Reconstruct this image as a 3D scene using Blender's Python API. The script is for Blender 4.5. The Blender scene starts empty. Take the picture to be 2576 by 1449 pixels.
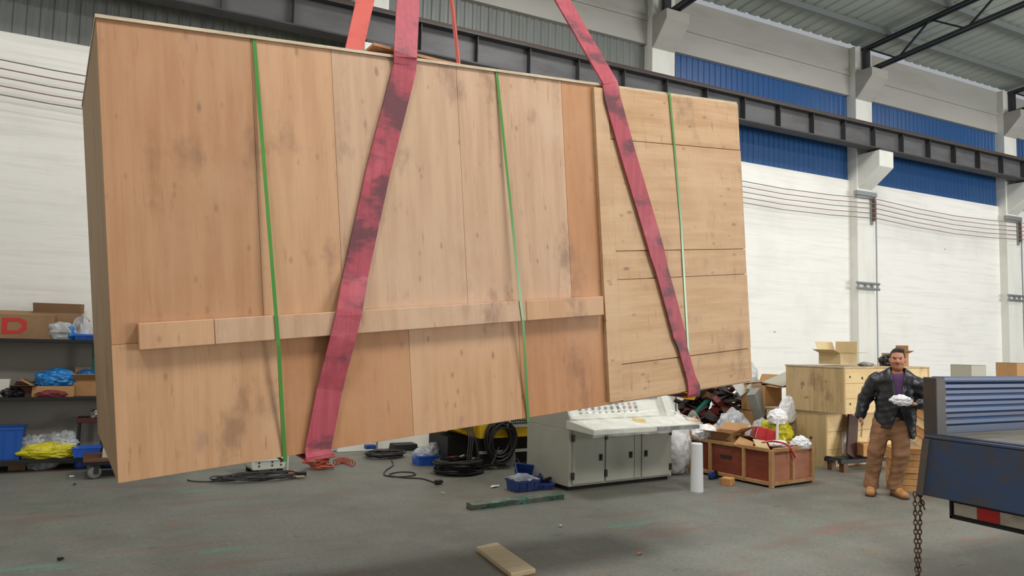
import bpy, bmesh, math, random
import numpy as np
from mathutils import Vector, Matrix, noise, Euler
R = math.radians
rnd = random.Random(11)
scene = bpy.context.scene
COL = scene.collection

# ------------------------------------------------------------------ camera
F_PX, CX, CY, CAM_H = 1850.0, 1288.0, 724.5, 1.68
def cam_axes(yaw, pitch, roll):
    f = Vector((math.cos(pitch)*math.cos(yaw), math.cos(pitch)*math.sin(yaw), math.sin(pitch)))
    r = Vector((math.sin(yaw), -math.cos(yaw), 0)); u = r.cross(f)
    c, s = math.cos(roll), math.sin(roll)
    return c*r + s*u, -s*r + c*u, f
CR, CU, CF = cam_axes(R(62.9), R(4.26), R(1.26))
CO = Vector((0, 0, CAM_H))
cam_data = bpy.data.cameras.new('camera'); cam = bpy.data.objects.new('camera', cam_data)
COL.objects.link(cam); scene.camera = cam
m = Matrix.Identity(4)
for i in range(3):
    m[i][0], m[i][1], m[i][2], m[i][3] = CR[i], CU[i], -CF[i], CO[i]
cam.matrix_world = m
cam_data.sensor_width = 36.0; cam_data.lens = F_PX/2576*36.0
cam_data.clip_start = 0.05; cam_data.clip_end = 300

# ------------------------------------------------------------------ light
scene.view_settings.view_transform = 'Standard'; scene.view_settings.look = 'None'
scene.view_settings.gamma = 1.0; scene.view_settings.use_curve_mapping = False
scene.view_settings.exposure = 0.0
world = bpy.data.worlds.new('world'); scene.world = world; world.use_nodes = True
bg = world.node_tree.nodes['Background']; bg.inputs[0].default_value = (0.90, 0.95, 1.0, 1); bg.inputs[1].default_value = 0.40
def area(name, loc, target, sx, sy, power, col):
    d = bpy.data.lights.new(name, 'AREA'); d.shape = 'RECTANGLE'; d.size = sx; d.size_y = sy
    d.energy = power; d.color = col
    o = bpy.data.objects.new(name, d); COL.objects.link(o); o.location = loc
    o.rotation_euler = (Vector(target)-Vector(loc)).to_track_quat('-Z', 'Y').to_euler()
    return o
area('door_daylight', (18, -9, 2.7), (13, 9, 2.2), 10, 5, 2050, (1.0, 0.99, 0.97))
for lx, ly, pw in ((-2.5, .5, 300), (3.2, .5, 420), (10.5, .5, 260), (19, .5, 200), (-1.2, 7.6, 95), (5.2, 7.6, 210), (12.0, 7.6, 150), (19, 7.6, 110)):
    area('unseen_overhead_light', (lx, ly, 8.2), (lx, ly, 0), 1.6, 1.6, pw, (1.0, 0.975, 0.94))  # unseen overhead lights; the row behind the crate is added to fill its shadow

# ------------------------------------------------------------------ pixel -> direction helpers
def ray(x, y): return (x-CX)/F_PX*CR - (y-CY)/F_PX*CU + CF
def onz(x, y, z=0.0):
    d = ray(x, y); return CO + d*((z-CAM_H)/d.z)
def ony(x, y, Y):
    d = ray(x, y); return CO + d*(Y/d.y)
def onx(x, y, X):
    d = ray(x, y); return CO + d*(X/d.x)

# ------------------------------------------------------------------ materials
def lin(c):
    o = []
    for v in c:
        v = v/255.0; o.append(v/12.92 if v <= 0.04045 else ((v+0.055)/1.055)**2.4)
    return (o[0], o[1], o[2], 1)
MATS = {}
def M(name, rgb, rough=0.6, metal=0.0, layers=(), bump=None, spec=0.5, trans=0.0, alpha=1.0, coat=0.0, sheen=0.0):
    """layers: (kind, (sx,sy,sz), scale, lo, hi, rgb, fac)"""
    mt = bpy.data.materials.new(name); mt.use_nodes = True; nt = mt.node_tree; N = nt.nodes; L = nt.links
    b = N['Principled BSDF']
    b.inputs['Roughness'].default_value = rough; b.inputs['Metallic'].default_value = metal
    b.inputs['Specular IOR Level'].default_value = spec
    b.inputs['Transmission Weight'].default_value = trans; b.inputs['Alpha'].default_value = alpha
    b.inputs['Coat Weight'].default_value = coat
    b.inputs['Base Color'].default_value = lin(rgb)
    tc = N.new('ShaderNodeTexCoord')
    def fac(kind, sv, sc, det=5):
        mp = N.new('ShaderNodeMapping'); mp.inputs['Scale'].default_value = sv
        L.new(tc.outputs['Object'], mp.inputs['Vector'])
        if kind == 'vor':
            t = N.new('ShaderNodeTexVoronoi'); t.inputs['Scale'].default_value = sc
            L.new(mp.outputs[0], t.inputs['Vector']); return t.outputs['Distance']
        if kind == 'wave':
            t = N.new('ShaderNodeTexWave'); t.inputs['Scale'].default_value = sc; t.inputs['Distortion'].default_value = 3.0
            t.inputs['Detail'].default_value = 3
            L.new(mp.outputs[0], t.inputs['Vector']); return t.outputs['Fac']
        t = N.new('ShaderNodeTexNoise'); t.inputs['Scale'].default_value = sc; t.inputs['Detail'].default_value = det
        t.inputs['Roughness'].default_value = 0.62
        L.new(mp.outputs[0], t.inputs['Vector']); return t.outputs['Fac']
    prev = None
    for kind, sv, sc, lo, hi, c2, fc in layers:
        if kind == 'rand':
            oi = N.new('ShaderNodeObjectInfo'); s = oi.outputs['Random']
        else:
            s = fac(kind, sv, sc)
        mr = N.new('ShaderNodeMapRange'); mr.interpolation_type = 'SMOOTHSTEP'
        mr.inputs['From Min'].default_value = lo; mr.inputs['From Max'].default_value = hi
        mr.inputs['To Min'].default_value = 0.0; mr.inputs['To Max'].default_value = fc
        if kind == 'vor':
            mr.inputs['From Min'].default_value = lo; mr.inputs['From Max'].default_value = hi
            mr.inputs['To Min'].default_value = fc; mr.inputs['To Max'].default_value = 0.0
        L.new(s, mr.inputs['Value'])
        mx = N.new('ShaderNodeMix'); mx.data_type = 'RGBA'
        L.new(mr.outputs['Result'], mx.inputs['Factor'])
        if prev is None: mx.inputs[6].default_value = lin(rgb)
        else: L.new(prev, mx.inputs[6])
        mx.inputs[7].default_value = lin(c2); prev = mx.outputs[2]
    if prev is not None: L.new(prev, b.inputs['Base Color'])
    if bump:
        kind, sv, sc, st, dist = bump
        s = fac(kind, sv, sc); bp = N.new('ShaderNodeBump'); bp.inputs['Strength'].default_value = st
        bp.inputs['Distance'].default_value = dist; L.new(s, bp.inputs['Height']); L.new(bp.outputs[0], b.inputs['Normal'])
    MATS[name] = mt
    return mt
def film(name, rgb, amount, rough=0.12):
    """thin clear plastic: mostly see-through with a glossy skin"""
    mt = bpy.data.materials.new(name); mt.use_nodes = True; nt = mt.node_tree; N = nt.nodes; L = nt.links
    out = N['Material Output']; b = N['Principled BSDF']
    b.inputs['Base Color'].default_value = lin(rgb); b.inputs['Roughness'].default_value = rough
    b.inputs['Specular IOR Level'].default_value = 0.8
    tr = N.new('ShaderNodeBsdfTransparent'); mx = N.new('ShaderNodeMixShader')
    tc = N.new('ShaderNodeTexCoord'); t = N.new('ShaderNodeTexNoise'); t.inputs['Scale'].default_value = 5; t.inputs['Detail'].default_value = 4
    L.new(tc.outputs['Object'], t.inputs['Vector'])
    mr = N.new('ShaderNodeMapRange'); mr.inputs['From Min'].default_value = 0.35; mr.inputs['From Max'].default_value = 0.7
    mr.inputs['To Min'].default_value = amount*0.5; mr.inputs['To Max'].default_value = min(1, amount*1.6)
    L.new(t.outputs['Fac'], mr.inputs['Value']); L.new(mr.outputs[0], mx.inputs[0])
    bp = N.new('ShaderNodeBump'); bp.inputs['Strength'].default_value = 0.5; bp.inputs['Distance'].default_value = 0.02
    L.new(t.outputs['Fac'], bp.inputs['Height']); L.new(bp.outputs[0], b.inputs['Normal'])
    L.new(tr.outputs[0], mx.inputs[1]); L.new(b.outputs[0], mx.inputs[2]); L.new(mx.outputs[0], out.inputs[0])
    MATS[name] = mt
    return mt
def ply(name, c1, c2, c3, grain='z', knots=0.8):
    g = {'z': (9, 9, 0.7), 'x': (0.7, 9, 9)}[grain]; k = {'z': (11, 0, 6), 'x': (6, 0, 11)}[grain]; k2 = {'z': (5, 0, 2.2), 'x': (2.2, 0, 5)}[grain]
    M(name, c1, 0.62, layers=[('noise', g, 1.6, .35, .65, c2, .85), ('noise', (1.0, 1, .8), 1.15, .45, .68, c3, .7),
        ('noise', (1.5, 1.5, .8), 2.1, .56, .70, (112, 80, 58), .6), ('noise', (26, 26, 3.2), 1.3, .60, .70, (140, 98, 68), .55), ('vor', k, 1.0, .04, .17, (134, 96, 68), knots*.75), ('vor', k2, 1.0, .02, .09, (100, 70, 54), knots*.8), ('noise', (2.6, 2.6, 1.2), 1.7, .60, .76, (150, 118, 98), .6),
        ('rand', (1, 1, 1), 1, 0, 1, c3, .25)], bump=('noise', g, 6, .15, .01))
ply('ply_orange', (176, 132, 94), (162, 114, 76), (178, 140, 108))
ply('ply_tan', (190, 148, 110), (174, 130, 92), (194, 156, 122))
ply('ply_pale', (190, 156, 126), (174, 138, 108), (196, 166, 140))
ply('ply_brown', (178, 124, 80), (160, 106, 64), (182, 138, 100))
ply('ply_end', (190, 154, 114), (168, 128, 86), (196, 164, 130), 'x', 1.0)
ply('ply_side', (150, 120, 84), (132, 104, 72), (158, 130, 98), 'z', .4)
ply('pine', (226, 196, 140), (212, 176, 116), (232, 208, 160), 'x', .7)
ply('pine_dull', (190, 164, 118), (168, 142, 100), (198, 174, 132), 'z', .8)
ply('board_warm', (206, 152, 92), (180, 122, 66), (220, 172, 112), 'x', .3)
M('ply_edge', (198, 184, 160), .7, layers=[('noise', (3, 3, 40), 2, .4, .6, (160, 140, 112), .6)])
M('crate_core', (150, 108, 70), .8)
M('red_ply', (134, 62, 44), .55, layers=[('noise', (1, 1, 8), 2, .35, .7, (112, 50, 36), .8), ('noise', (1, 1, 1), 2, .5, .7, (150, 78, 58), .6)])
M('red_ply_light', (186, 124, 96), .6, layers=[('noise', (2, 2, 5), 2, .35, .7, (170, 108, 82), .8)])
M('batten_wood', (190, 148, 100), .65, layers=[('noise', (3, 3, 3), 4, .35, .7, (166, 122, 78), .8)])
M('concrete_floor', (122, 123, 115), .55, spec=.35, layers=[
    ('noise', (1, 1, 1), .55, .38, .68, (106, 107, 99), .9), ('noise', (1, 1, 1), 2.4, .42, .7, (132, 133, 125), .6),
    ('noise', (.5, 2.4, 1), 1.1, .53, .66, (126, 98, 86), .6), ('noise', (.6, 2.6, 1), .95, .625, .67, (98, 146, 128), .8),
    ('noise', (.7, 2.2, 1), 1.35, .635, .68, (158, 102, 82), .65), ('noise', (1.0, 2.0, 1), 3.3, .62, .72, (84, 84, 78), .75),
    ('noise', (1, 1, 1), 30, .4, .7, (92, 92, 85), .5)],
    bump=('noise', (1, 1, 1), 14, .12, .01))
M('white_wall', (236, 235, 229), .8, layers=[('noise', (1, 1, 1), .8, .45, .75, (222, 221, 214), .7), ('noise', (.25, 1, 5), 3, .45, .75, (216, 214, 206), .6),
    ('vor', (.8, .8, 1.6), 1.0, .02, .045, (150, 148, 140), .7)], bump=('noise', (.4, 1, 4), 4, .2, .02))
M('column_paint', (226, 226, 218), .75, layers=[('noise', (1, 1, .4), 2, .45, .75, (206, 204, 194), .7)])
M('spandrel_paint', (172, 170, 164), .85, layers=[('noise', (.5, 1, 2), 1.2, .45, .7, (160, 156, 146), .7), ('noise', (.4, 1, 2), .8, .6, .73, (160, 152, 124), .7)])
M('blue_cladding', (34, 80, 134), .42, layers=[('noise', (3.5, 1, .3), 3, .5, .75, (46, 94, 142), .7), ('noise', (9, 1, .7), 1.6, .66, .78, (150, 176, 200), .5)])
M('grey_cladding', (118, 122, 118), .5, layers=[('noise', (4, 1, .3), 3, .4, .75, (96, 100, 98), .8), ('noise', (9, 1, .7), 1.6, .64, .78, (190, 194, 190), .5)])
M('crane_steel', (66, 66, 68), .6, .1, layers=[('noise', (1, 1, 1), 3, .4, .7, (52, 50, 50), .8)])
M('crane_web', (92, 92, 94), .6, .1, layers=[('noise', (.6, 1, 2), 2, .4, .7, (74, 72, 72), .8)])
M('rust_rail', (70, 54, 46), .7)
M('roof_sheet', (176, 184, 178), .5, layers=[('noise', (.4, .4, 1), 1, .4, .7, (156, 164, 158), .8)])
M('purlin_steel', (120, 126, 124), .5)
M('truss_steel', (58, 60, 66), .55, .2)
M('wire_black', (124, 112, 110), .6); M('wire_red', (140, 106, 102), .6)
M('insulator', (112, 78, 62), .35); M('galv', (150, 154, 154), .45, .5)
M('strap_green', (62, 130, 52), .28, spec=.7, layers=[('noise', (1, 1, .6), 3, .4, .7, (84, 138, 54), .8)])
M('sling_red', (168, 68, 82), .55, layers=[('noise', (40, 40, 1), 1, .35, .65, (150, 54, 64), .7), ('noise', (1, 1, 2.0), 2.4, .48, .62, (88, 46, 54), .9),
    ('noise', (1, 1, 1), 5, .52, .7, (182, 88, 98), .6)], bump=('noise', (60, 60, 2), 3, .4, .004))
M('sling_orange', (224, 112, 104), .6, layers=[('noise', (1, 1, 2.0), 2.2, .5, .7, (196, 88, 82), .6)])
M('sling_lamplit', (226, 146, 152), .5, layers=[('noise', (40, 40, 1), 1, .35, .65, (206, 112, 124), .6), ('noise', (1, 1, 6.0), 2.2, .6, .7, (130, 74, 80), .6)])
M('board_dark', (70, 44, 34), .6)
M('faint_stain', (152, 124, 92), .8)
M('hook_steel', (190, 150, 40), .4, .3); M('steel_dark', (60, 60, 62), .45, .6); M('steel', (150, 150, 150), .35, .8)
M('truck_blue', (30, 52, 80), .5, layers=[('noise', (1, 1, 1), 3.2, .42, .62, (44, 48, 56), .8), ('noise', (1, 1, 1), 9, .5, .7, (58, 50, 46), .7)], bump=('noise', (1, 1, 1), 8, .2, .01))
M('truck_board', (44, 72, 114), .42, layers=[('noise', (1, 1, 3), 2.4, .48, .7, (66, 74, 90), .7), ('noise', (1, 1, 1), 12, .55, .7, (88, 76, 68), .6)])
M('truck_frame', (62, 58, 56), .6, layers=[('noise', (1, 1, 1), 6, .4, .7, (84, 66, 54), .7)])
M('truck_deck', (112, 108, 98), .6, layers=[('noise', (.6, 3, 1), 3, .4, .7, (84, 80, 72), .8)])
M('reflect_red', (196, 40, 36), .3); M('reflect_white', (196, 188, 176), .35, layers=[('noise', (1, 1, 1), 9, .45, .7, (150, 138, 124), .7)])
M('rubber', (24, 24, 25), .75); M('rubber_grey', (120, 120, 118), .6)
M('chain_rust', (92, 72, 54), .6, .4, layers=[('noise', (1, 1, 1), 20, .4, .7, (66, 50, 38), .8)])
M('console_grey', (178, 178, 164), .5, layers=[('noise', (1, 1, 1), 1.4, .4, .7, (166, 166, 152), .7)])
M('console_panel', (222, 224, 212), .4)
M('black_plastic', (26, 26, 28), .4); M('black_cable', (30, 29, 30), .5, layers=[('rand', (1, 1, 1), 1, 0, 1, (44, 42, 42), .8)])
M('dark_gap', (34, 34, 34), .8); M('screen_dark', (34, 42, 62), .12)
M('yellow_paint', (236, 196, 36), .4, layers=[('noise', (1, 1, 1), 2, .4, .7, (224, 180, 30), .6)])
M('vent_grey', (186, 188, 184), .45); M('machine_black', (30, 30, 32), .6)
M('bin_blue', (44, 96, 200), .4, layers=[('noise', (1, 1, 1), 4, .4, .7, (38, 84, 178), .7)])
M('bin_navy', (34, 60, 128), .4, layers=[('noise', (1, 1, 1), 6, .45, .7, (52, 78, 140), .7)])
M('drum_blue', (30, 84, 168), .4); M('bag_blue', (30, 120, 190), .3)
M('cardboard', (184, 142, 96), .8, layers=[('noise', (1, 1, 1), 3, .4, .7, (170, 126, 82), .8)])
M('cardboard_dull', (150, 118, 86), .8, layers=[('noise', (1, 1, 1), 3, .4, .7, (132, 102, 72), .8)])
M('cardboard_pale', (206, 186, 142), .8, layers=[('noise', (1, 1, 1), 3, .4, .7, (192, 168, 122), .8)])
M('carton_white', (206, 204, 196), .7); M('carton_grey', (178, 176, 160), .75)
M('red_ink', (192, 48, 40), .6); M('black_ink', (52, 46, 40), .7)
M('shelf_black', (38, 38, 38), .5, .3); M('shelf_back', (150, 146, 138), .8)
M('white_sack', (222, 222, 220), .5, bump=('noise', (1, 1, 1), 7, .5, .03), layers=[('noise', (1, 1, 1), 3, .5, .75, (190, 186, 178), .6)])
M('foam_white', (236, 238, 240), .7); M('yellow_bag', (206, 196, 40), .3, layers=[('noise', (1, 1, 1), 7, .4, .7, (170, 160, 24), .8)])
M('grey_bag', (170, 172, 172), .35); M('grey_tile', (150, 150, 144), .6, layers=[('noise', (1, 1, 1), 5, .4, .7, (128, 128, 122), .8), ('vor', (4, 4, 8), 1, .02, .08, (80, 80, 80), .7)])
M('scrap_dark', (48, 44, 42), .6, layers=[('rand', (1, 1, 1), 1, 0, 1, (70, 64, 60), .9)])
M('scrap_red', (112, 40, 40), .55, layers=[('rand', (1, 1, 1), 1, 0, 1, (84, 34, 34), .9)])
M('scrap_green', (30, 92, 84), .5); M('scrap_brown', (96, 62, 42), .6)
M('red_plastic', (176, 30, 34), .35); M('orange_hose', (182, 84, 60), .45, layers=[('rand', (1, 1, 1), 1, 0, 1, (150, 66, 48), .8)])
M('green_beam', (56, 92, 80), .6, layers=[('noise', (1.6, 4, 4), 2, .42, .6, (118, 116, 104), .9), ('noise', (2, 4, 4), 2.6, .55, .66, (86, 154, 136), .85), ('noise', (6, 6, 6), 4, .55, .68, (36, 34, 32), .8)])
M('plank_pale', (214, 196, 160), .6, layers=[('noise', (1, 12, 12), 2, .4, .7, (198, 176, 136), .8), ('vor', (2, 6, 6), 1, .03, .09, (150, 116, 80), .6)])
M('white_metal', (206, 210, 198), .45); M('paper', (236, 234, 228), .7); M('pink_tag', (220, 150, 150), .6)
M('skin', (188, 128, 98), .5, layers=[('noise', (1, 1, 1), 18, .45, .7, (172, 108, 82), .5)])
M('hair', (22, 20, 20), .55, bump=('noise', (30, 30, 8), 5, .5, .006)); M('eye_dark', (22, 16, 14), .25); M('lip', (164, 98, 82), .5)
M('jacket', (26, 27, 32), .36, spec=.6, layers=[('noise', (1, 1, 1), 6, .45, .7, (38, 40, 48), .7)], bump=('noise', (1, 1, 1.6), 9, .22, .02))
M('lining', (20, 20, 26), .8); M('shirt_purple', (92, 62, 104), .8, bump=('noise', (1, 1, 1), 12, .3, .01))
M('trousers', (148, 108, 76), .8, layers=[('noise', (1, 1, 1), 4, .4, .7, (128, 90, 62), .8)], bump=('noise', (1, 1, 2.2), 11, .6, .02))
M('boots', (186, 134, 78), .6, layers=[('noise', (1, 1, 1), 14, .45, .7, (150, 104, 60), .8)]); M('sole', (84, 62, 44), .7)
film('clear_film', (236, 240, 240), .07); film('clear_bag', (226, 232, 236), .42, .18); film('wrap_film', (252, 253, 250), .36, .10)

# ------------------------------------------------------------------ mesh helpers
def rotz(a): return Matrix.Rotation(a, 3, 'Z')
def eul(x, y, z): return Euler((R(x), R(y), R(z))).to_matrix()
class MB:
    def __init__(s): s.v = []; s.f = []
    def add(s, vs, fs):
        o = len(s.v); s.v += [tuple(p) for p in vs]; s.f += [tuple(i+o for i in f) for f in fs]; return s
    def box(s, c, d, rot=None):
        c = Vector(c); h = Vector(d)/2; vs = []
        for i in range(8):
            p = Vector(((h.x if i & 1 else -h.x), (h.y if i & 2 else -h.y), (h.z if i & 4 else -h.z)))
            vs.append(c + (rot @ p if rot else p))
        return s.add(vs, [(0, 2, 3, 1), (4, 5, 7, 6), (0, 1, 5, 4), (2, 6, 7, 3), (0, 4, 6, 2), (1, 3, 7, 5)])
    def b2(s, a, b): return s.box([(x+y)/2 for x, y in zip(a, b)], [abs(x-y) for x, y in zip(a, b)])
    def hexa(s, p): return s.add(p, [(0, 2, 3, 1), (4, 5, 7, 6), (0, 1, 5, 4), (2, 6, 7, 3), (0, 4, 6, 2), (1, 3, 7, 5)])
    def bar(s, a, b, w, h, up=(0, 0, 1)):
        a = Vector(a); b = Vector(b); d = (b-a); ln = d.length; d.normalize(); up = Vector(up)
        if abs(d.dot(up)) > .98: up = Vector((0, 1, 0))
        x = d.cross(up).normalized(); z = x.cross(d).normalized()
        rot = Matrix((x, d, z)).transposed()
        return s.box((a+b)/2, (w, ln, h), rot)
    def prism(s, poly, axis, a, b):
        n = len(poly); vs = []
        for t in (a, b):
            for p, q in poly:
                vs.append({'x': (t, p, q), 'y': (p, t, q), 'z': (p, q, t)}[axis])
        fs = [tuple(range(n))[::-1], tuple(range(n, 2*n))] + [(i, (i+1) % n, n+(i+1) % n, n+i) for i in range(n)]
        return s.add(vs, fs)
    def tube(s, pts, r, n=8, closed=False):
        pts = [Vector(p) for p in pts]; k = len(pts); rr = r if isinstance(r, (list, tuple)) else [r]*k
        T = []
        for i in range(k):
            a = pts[(i-1) % k] if (closed or i) else pts[0]; b = pts[(i+1) % k] if (closed or i < k-1) else pts[-1]
            t = b-a; T.append(t.normalized() if t.length > 1e-9 else Vector((0, 0, 1)))
        up = Vector((0, 0, 1)) if abs(T[0].z) < .9 else Vector((1, 0, 0)); x = T[0].cross(up).normalized(); vs = []
        for i in range(k):
            x = (x - T[i]*x.dot(T[i])); x = x.normalized() if x.length > 1e-6 else T[i].orthogonal().normalized()
            y = T[i].cross(x)
            for j in range(n):
                a = 2*math.pi*j/n; vs.append(pts[i] + (x*math.cos(a) + y*math.sin(a))*rr[i])
        fs = []
        for i in range(k if closed else k-1):
            for j in range(n):
                a = i*n+j; b = i*n+(j+1) % n; i2 = (i+1) % k; fs.append((a, b, i2*n+(j+1) % n, i2*n+j))
        if not closed: fs += [tuple(range(n))[::-1], tuple(range((k-1)*n, k*n))]
        return s.add(vs, fs)
    def lathe(s, prof, n=20, c=(0, 0, 0), rot=None):
        c = Vector(c); vs = []; k = len(prof)
        for r, z in prof:
            for j in range(n):
                a = 2*math.pi*j/n; p = Vector((r*math.cos(a), r*math.sin(a), z)); vs.append(c + (rot @ p if rot else p))
        fs = [(i*n+j, i*n+(j+1) % n, (i+1)*n+(j+1) % n, (i+1)*n+j) for i in range(k-1) for j in range(n)]
        fs += [tuple(range(n))[::-1], tuple(range((k-1)*n, k*n))]
        return s.add(vs, fs)
    def ribbon(s, pts, wd, w, th):
        """flat band: pts path, wd width direction per point"""
        pts = [Vector(p) for p in pts]; k = len(pts); vs = []
        for i in range(k):
            t = (pts[min(i+1, k-1)]-pts[max(i-1, 0)]).normalized(); d = Vector(wd[i]); d = (d - t*d.dot(t)).normalized(); nrm = t.cross(d)
            ww = w[i] if isinstance(w, (list, tuple)) else w
            for a, b in ((-1, -1), (1, -1), (1, 1), (-1, 1)): vs.append(pts[i] + d*(a*ww/2) + nrm*(b*th/2))
        fs = [(i*4+j, i*4+(j+1) % 4, i*4+4+(j+1) % 4, i*4+4+j) for i in range(k-1) for j in range(4)] + [(3, 2, 1, 0), tuple((k-1)*4+j for j in range(4))]
        return s.add(vs, fs)
    def grid(s, fn, nu, nv):
        vs = [fn(i/nu, j/nv) for i in range(nu+1) for j in range(nv+1)]; q = nv+1
        return s.add(vs, [(i*q+j, (i+1)*q+j, (i+1)*q+j+1, i*q+j+1) for i in range(nu) for j in range(nv)])
    def mesh(s, name, mat):
        me = bpy.data.meshes.new(name); me.from_pydata(s.v, [], s.f)
        bm = bmesh.new(); bm.from_mesh(me); bmesh.ops.recalc_face_normals(bm, faces=bm.faces); bm.to_mesh(me); bm.free()
        me.materials.append(MATS[mat]); return me
    def build(s, name, mat, parent=None, bev=0, smooth=False, solid=0):
        me = s.mesh(name, mat); o = bpy.data.objects.new(name, me); COL.objects.link(o); o.parent = parent
        if smooth:
            for p in me.polygons: p.use_smooth = True
        if solid:
            md = o.modifiers.new('solid', 'SOLIDIFY'); md.thickness = solid
        if bev:
            md = o.modifiers.new('bevel', 'BEVEL'); md.width = bev; md.segments = 2; md.limit_method = 'ANGLE'; md.angle_limit = R(40)
        return o
def tag(o, label=None, cat=None, group=None, kind=None):
    if label: o['label'] = label
    if cat: o['category'] = cat
    if group: o['group'] = group
    if kind: o['kind'] = kind
    return o
def thing(name, label, cat, loc=(0, 0, 0), rz=0.0, group=None, rot=None):
    o = bpy.data.objects.new(name, None); COL.objects.link(o); o.empty_display_size = .1
    o.location = loc; o.rotation_euler = rot if rot else (0, 0, rz)
    return tag(o, label, cat, group)
def dup(root, loc, rz, label=None, group=None, parent=None):
    r = root.copy(); COL.objects.link(r)
    if loc is not None: r.location = loc
    if rz is not None: r.rotation_euler = (0, 0, rz)
    if label: r['label'] = label
    if group: r['group'] = group
    for ch in list(root.children):
        c = ch.copy(); COL.objects.link(c); c.parent = r
        for g in list(ch.children):
            d = g.copy(); COL.objects.link(d); d.parent = c
    return r
def piece(src, parent, loc, rot=(0, 0, 0)):
    c = src.copy(); COL.objects.link(c); c.parent = parent; c.location = loc; c.rotation_euler = rot; return c
def blob(c, rad, seed, amp=.25, sub=4, freq=2.2, flat=0.0, rot=None, ridge=True):
    """crumpled, sagging lump (bags, foil, sacks); flat = share of the radius cut level at the bottom"""
    bm = bmesh.new(); bmesh.ops.create_icosphere(bm, subdivisions=sub, radius=1.0); mb = MB(); c = Vector(c); rad = Vector(rad)
    off = Vector((seed*7.3, seed*3.1, seed*5.7)); vs = []
    for v in bm.verts:
        p = v.co.copy(); nval = noise.fractal(p*freq+off, .9, 2.1, 4)
        if ridge: nval = 0.5*nval + 0.7*(0.35-abs(noise.noise(p*freq*1.7+off*2)))
        q = p*(1+amp*nval); q = Vector((q.x*rad.x, q.y*rad.y, q.z*rad.z))
        if flat and q.z < -rad.z*flat: q.z = -rad.z*flat + .02*rad.z*nval
        vs.append(c + (rot @ q if rot else q))
    fs = [tuple(v.index for v in f.verts) for f in bm.faces]; bm.free()
    return mb.add(vs, fs)

# ================================================================== SETTING
W = 11.2; XL, XR = -7.0, 44.0; BAY = 5.75
COLX = [14.28 + BAY*k for k in range(-4, 6)]           # left edge of each column
fl = MB().grid(lambda u, v: (XL-.3+(XR+.3-XL)*u, -15+(W+15)*v, 0), 24, 14).build('floor', 'concrete_floor'); tag(fl, kind='structure')
wb = MB().b2((XL, W, 0), (XR, W+.25, 5.53)).build('wall_back', 'white_wall'); tag(wb, kind='structure')
MB().b2((XL, W-.04, 7.49), (XR, W+.25, 8.60)).build('spandrel_beam', 'spandrel_paint', wb)
MB().b2((XL, W-.07, 7.95), (XR, W-.035, 8.03)).build('ledge', 'spandrel_paint', wb)
def corrugated(x0, x1, z0, z1, y, pitch=.15, dep=.016):
    mb = MB(); xs = []; x = x0
    while x < x1:
        for dx, d in ((0, 0), (.3, 0), (.42, -dep), (.78, -dep), (.9, 0)): xs.append((min(x+dx*pitch, x1), y+d))
        x += pitch
    vs = [(a, b, z) for a, b in xs for z in (z0, z1)]
    return mb.add(vs, [(2*i, 2*i+2, 2*i+3, 2*i+1) for i in range(len(xs)-1)])
for k, x in enumerate(COLX[:-1]):
    mt = 'blue_cladding' if x > 8 else 'grey_cladding'
    corrugated(x+.55, x+BAY, 5.53, 7.49, W+.06).build('cladding_panel', mt, wb)
corrugated(XL, COLX[0], 5.53, 7.49, W+.06).build('cladding_panel', 'grey_cladding', wb)
first = None
for k, x in enumerate(COLX):
    if first is None:
        c0 = MB().prism([(0, 0), (.55, 0), (.55, .35), (0, .35)], 'z', 0, 8.6).build('column', 'column_paint', wb, .012)
        k1 = MB().prism([(-.55, 5.72), (-.55, 6.08), (.02, 6.08), (.02, 5.30)], 'x', .03, .50).build('crane_corbel', 'column_paint', c0, .012)
        k2 = MB().prism([(.02, 7.35), (-.10, 7.45), (-.42, 7.80), (-.42, 7.99), (.02, 7.99)], 'x', .0, .55).build('roof_corbel', 'spandrel_paint', c0, .012)
        k3 = MB(); k3.b2((-.05, -.06, 5.16), (.60, .05, 5.26)); k3.b2((-.02, -.04, 5.10), (.57, .05, 5.16)); k3 = k3.build('steel_collar', 'galv', c0, .006)
        k4 = MB(); k4.tube([(-.10, -.04, 3.18), (.65, -.04, 3.18)], .03); k4.tube([(-.10, -.04, 3.06), (.65, -.04, 3.06)], .03)
        for q in (-.05, .2, .42, .6): k4.box((q, -.04, 3.12), (.03, .03, .12))
        k4 = k4.build('pipe_clamp', 'galv', c0)
        k5 = MB().tube([(.59, -.03, 0), (.59, -.03, 5.1)], .018).build('conduit', 'galv', c0)
        c0.location = (x, 11.0, 0); first = c0; continue
    c = first.copy(); COL.objects.link(c); c.parent = wb; c.location = (x, 11.0, 0)
    for ch in first.children:
        d = ch.copy(); COL.objects.link(d); d.parent = c
wl = MB().b2((XL-.25, -15, 0), (XL, W+.25, 8.6)).build('wall_left', 'white_wall'); tag(wl, kind='structure')  # unseen side wall, put in to darken the left of the hall

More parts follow.
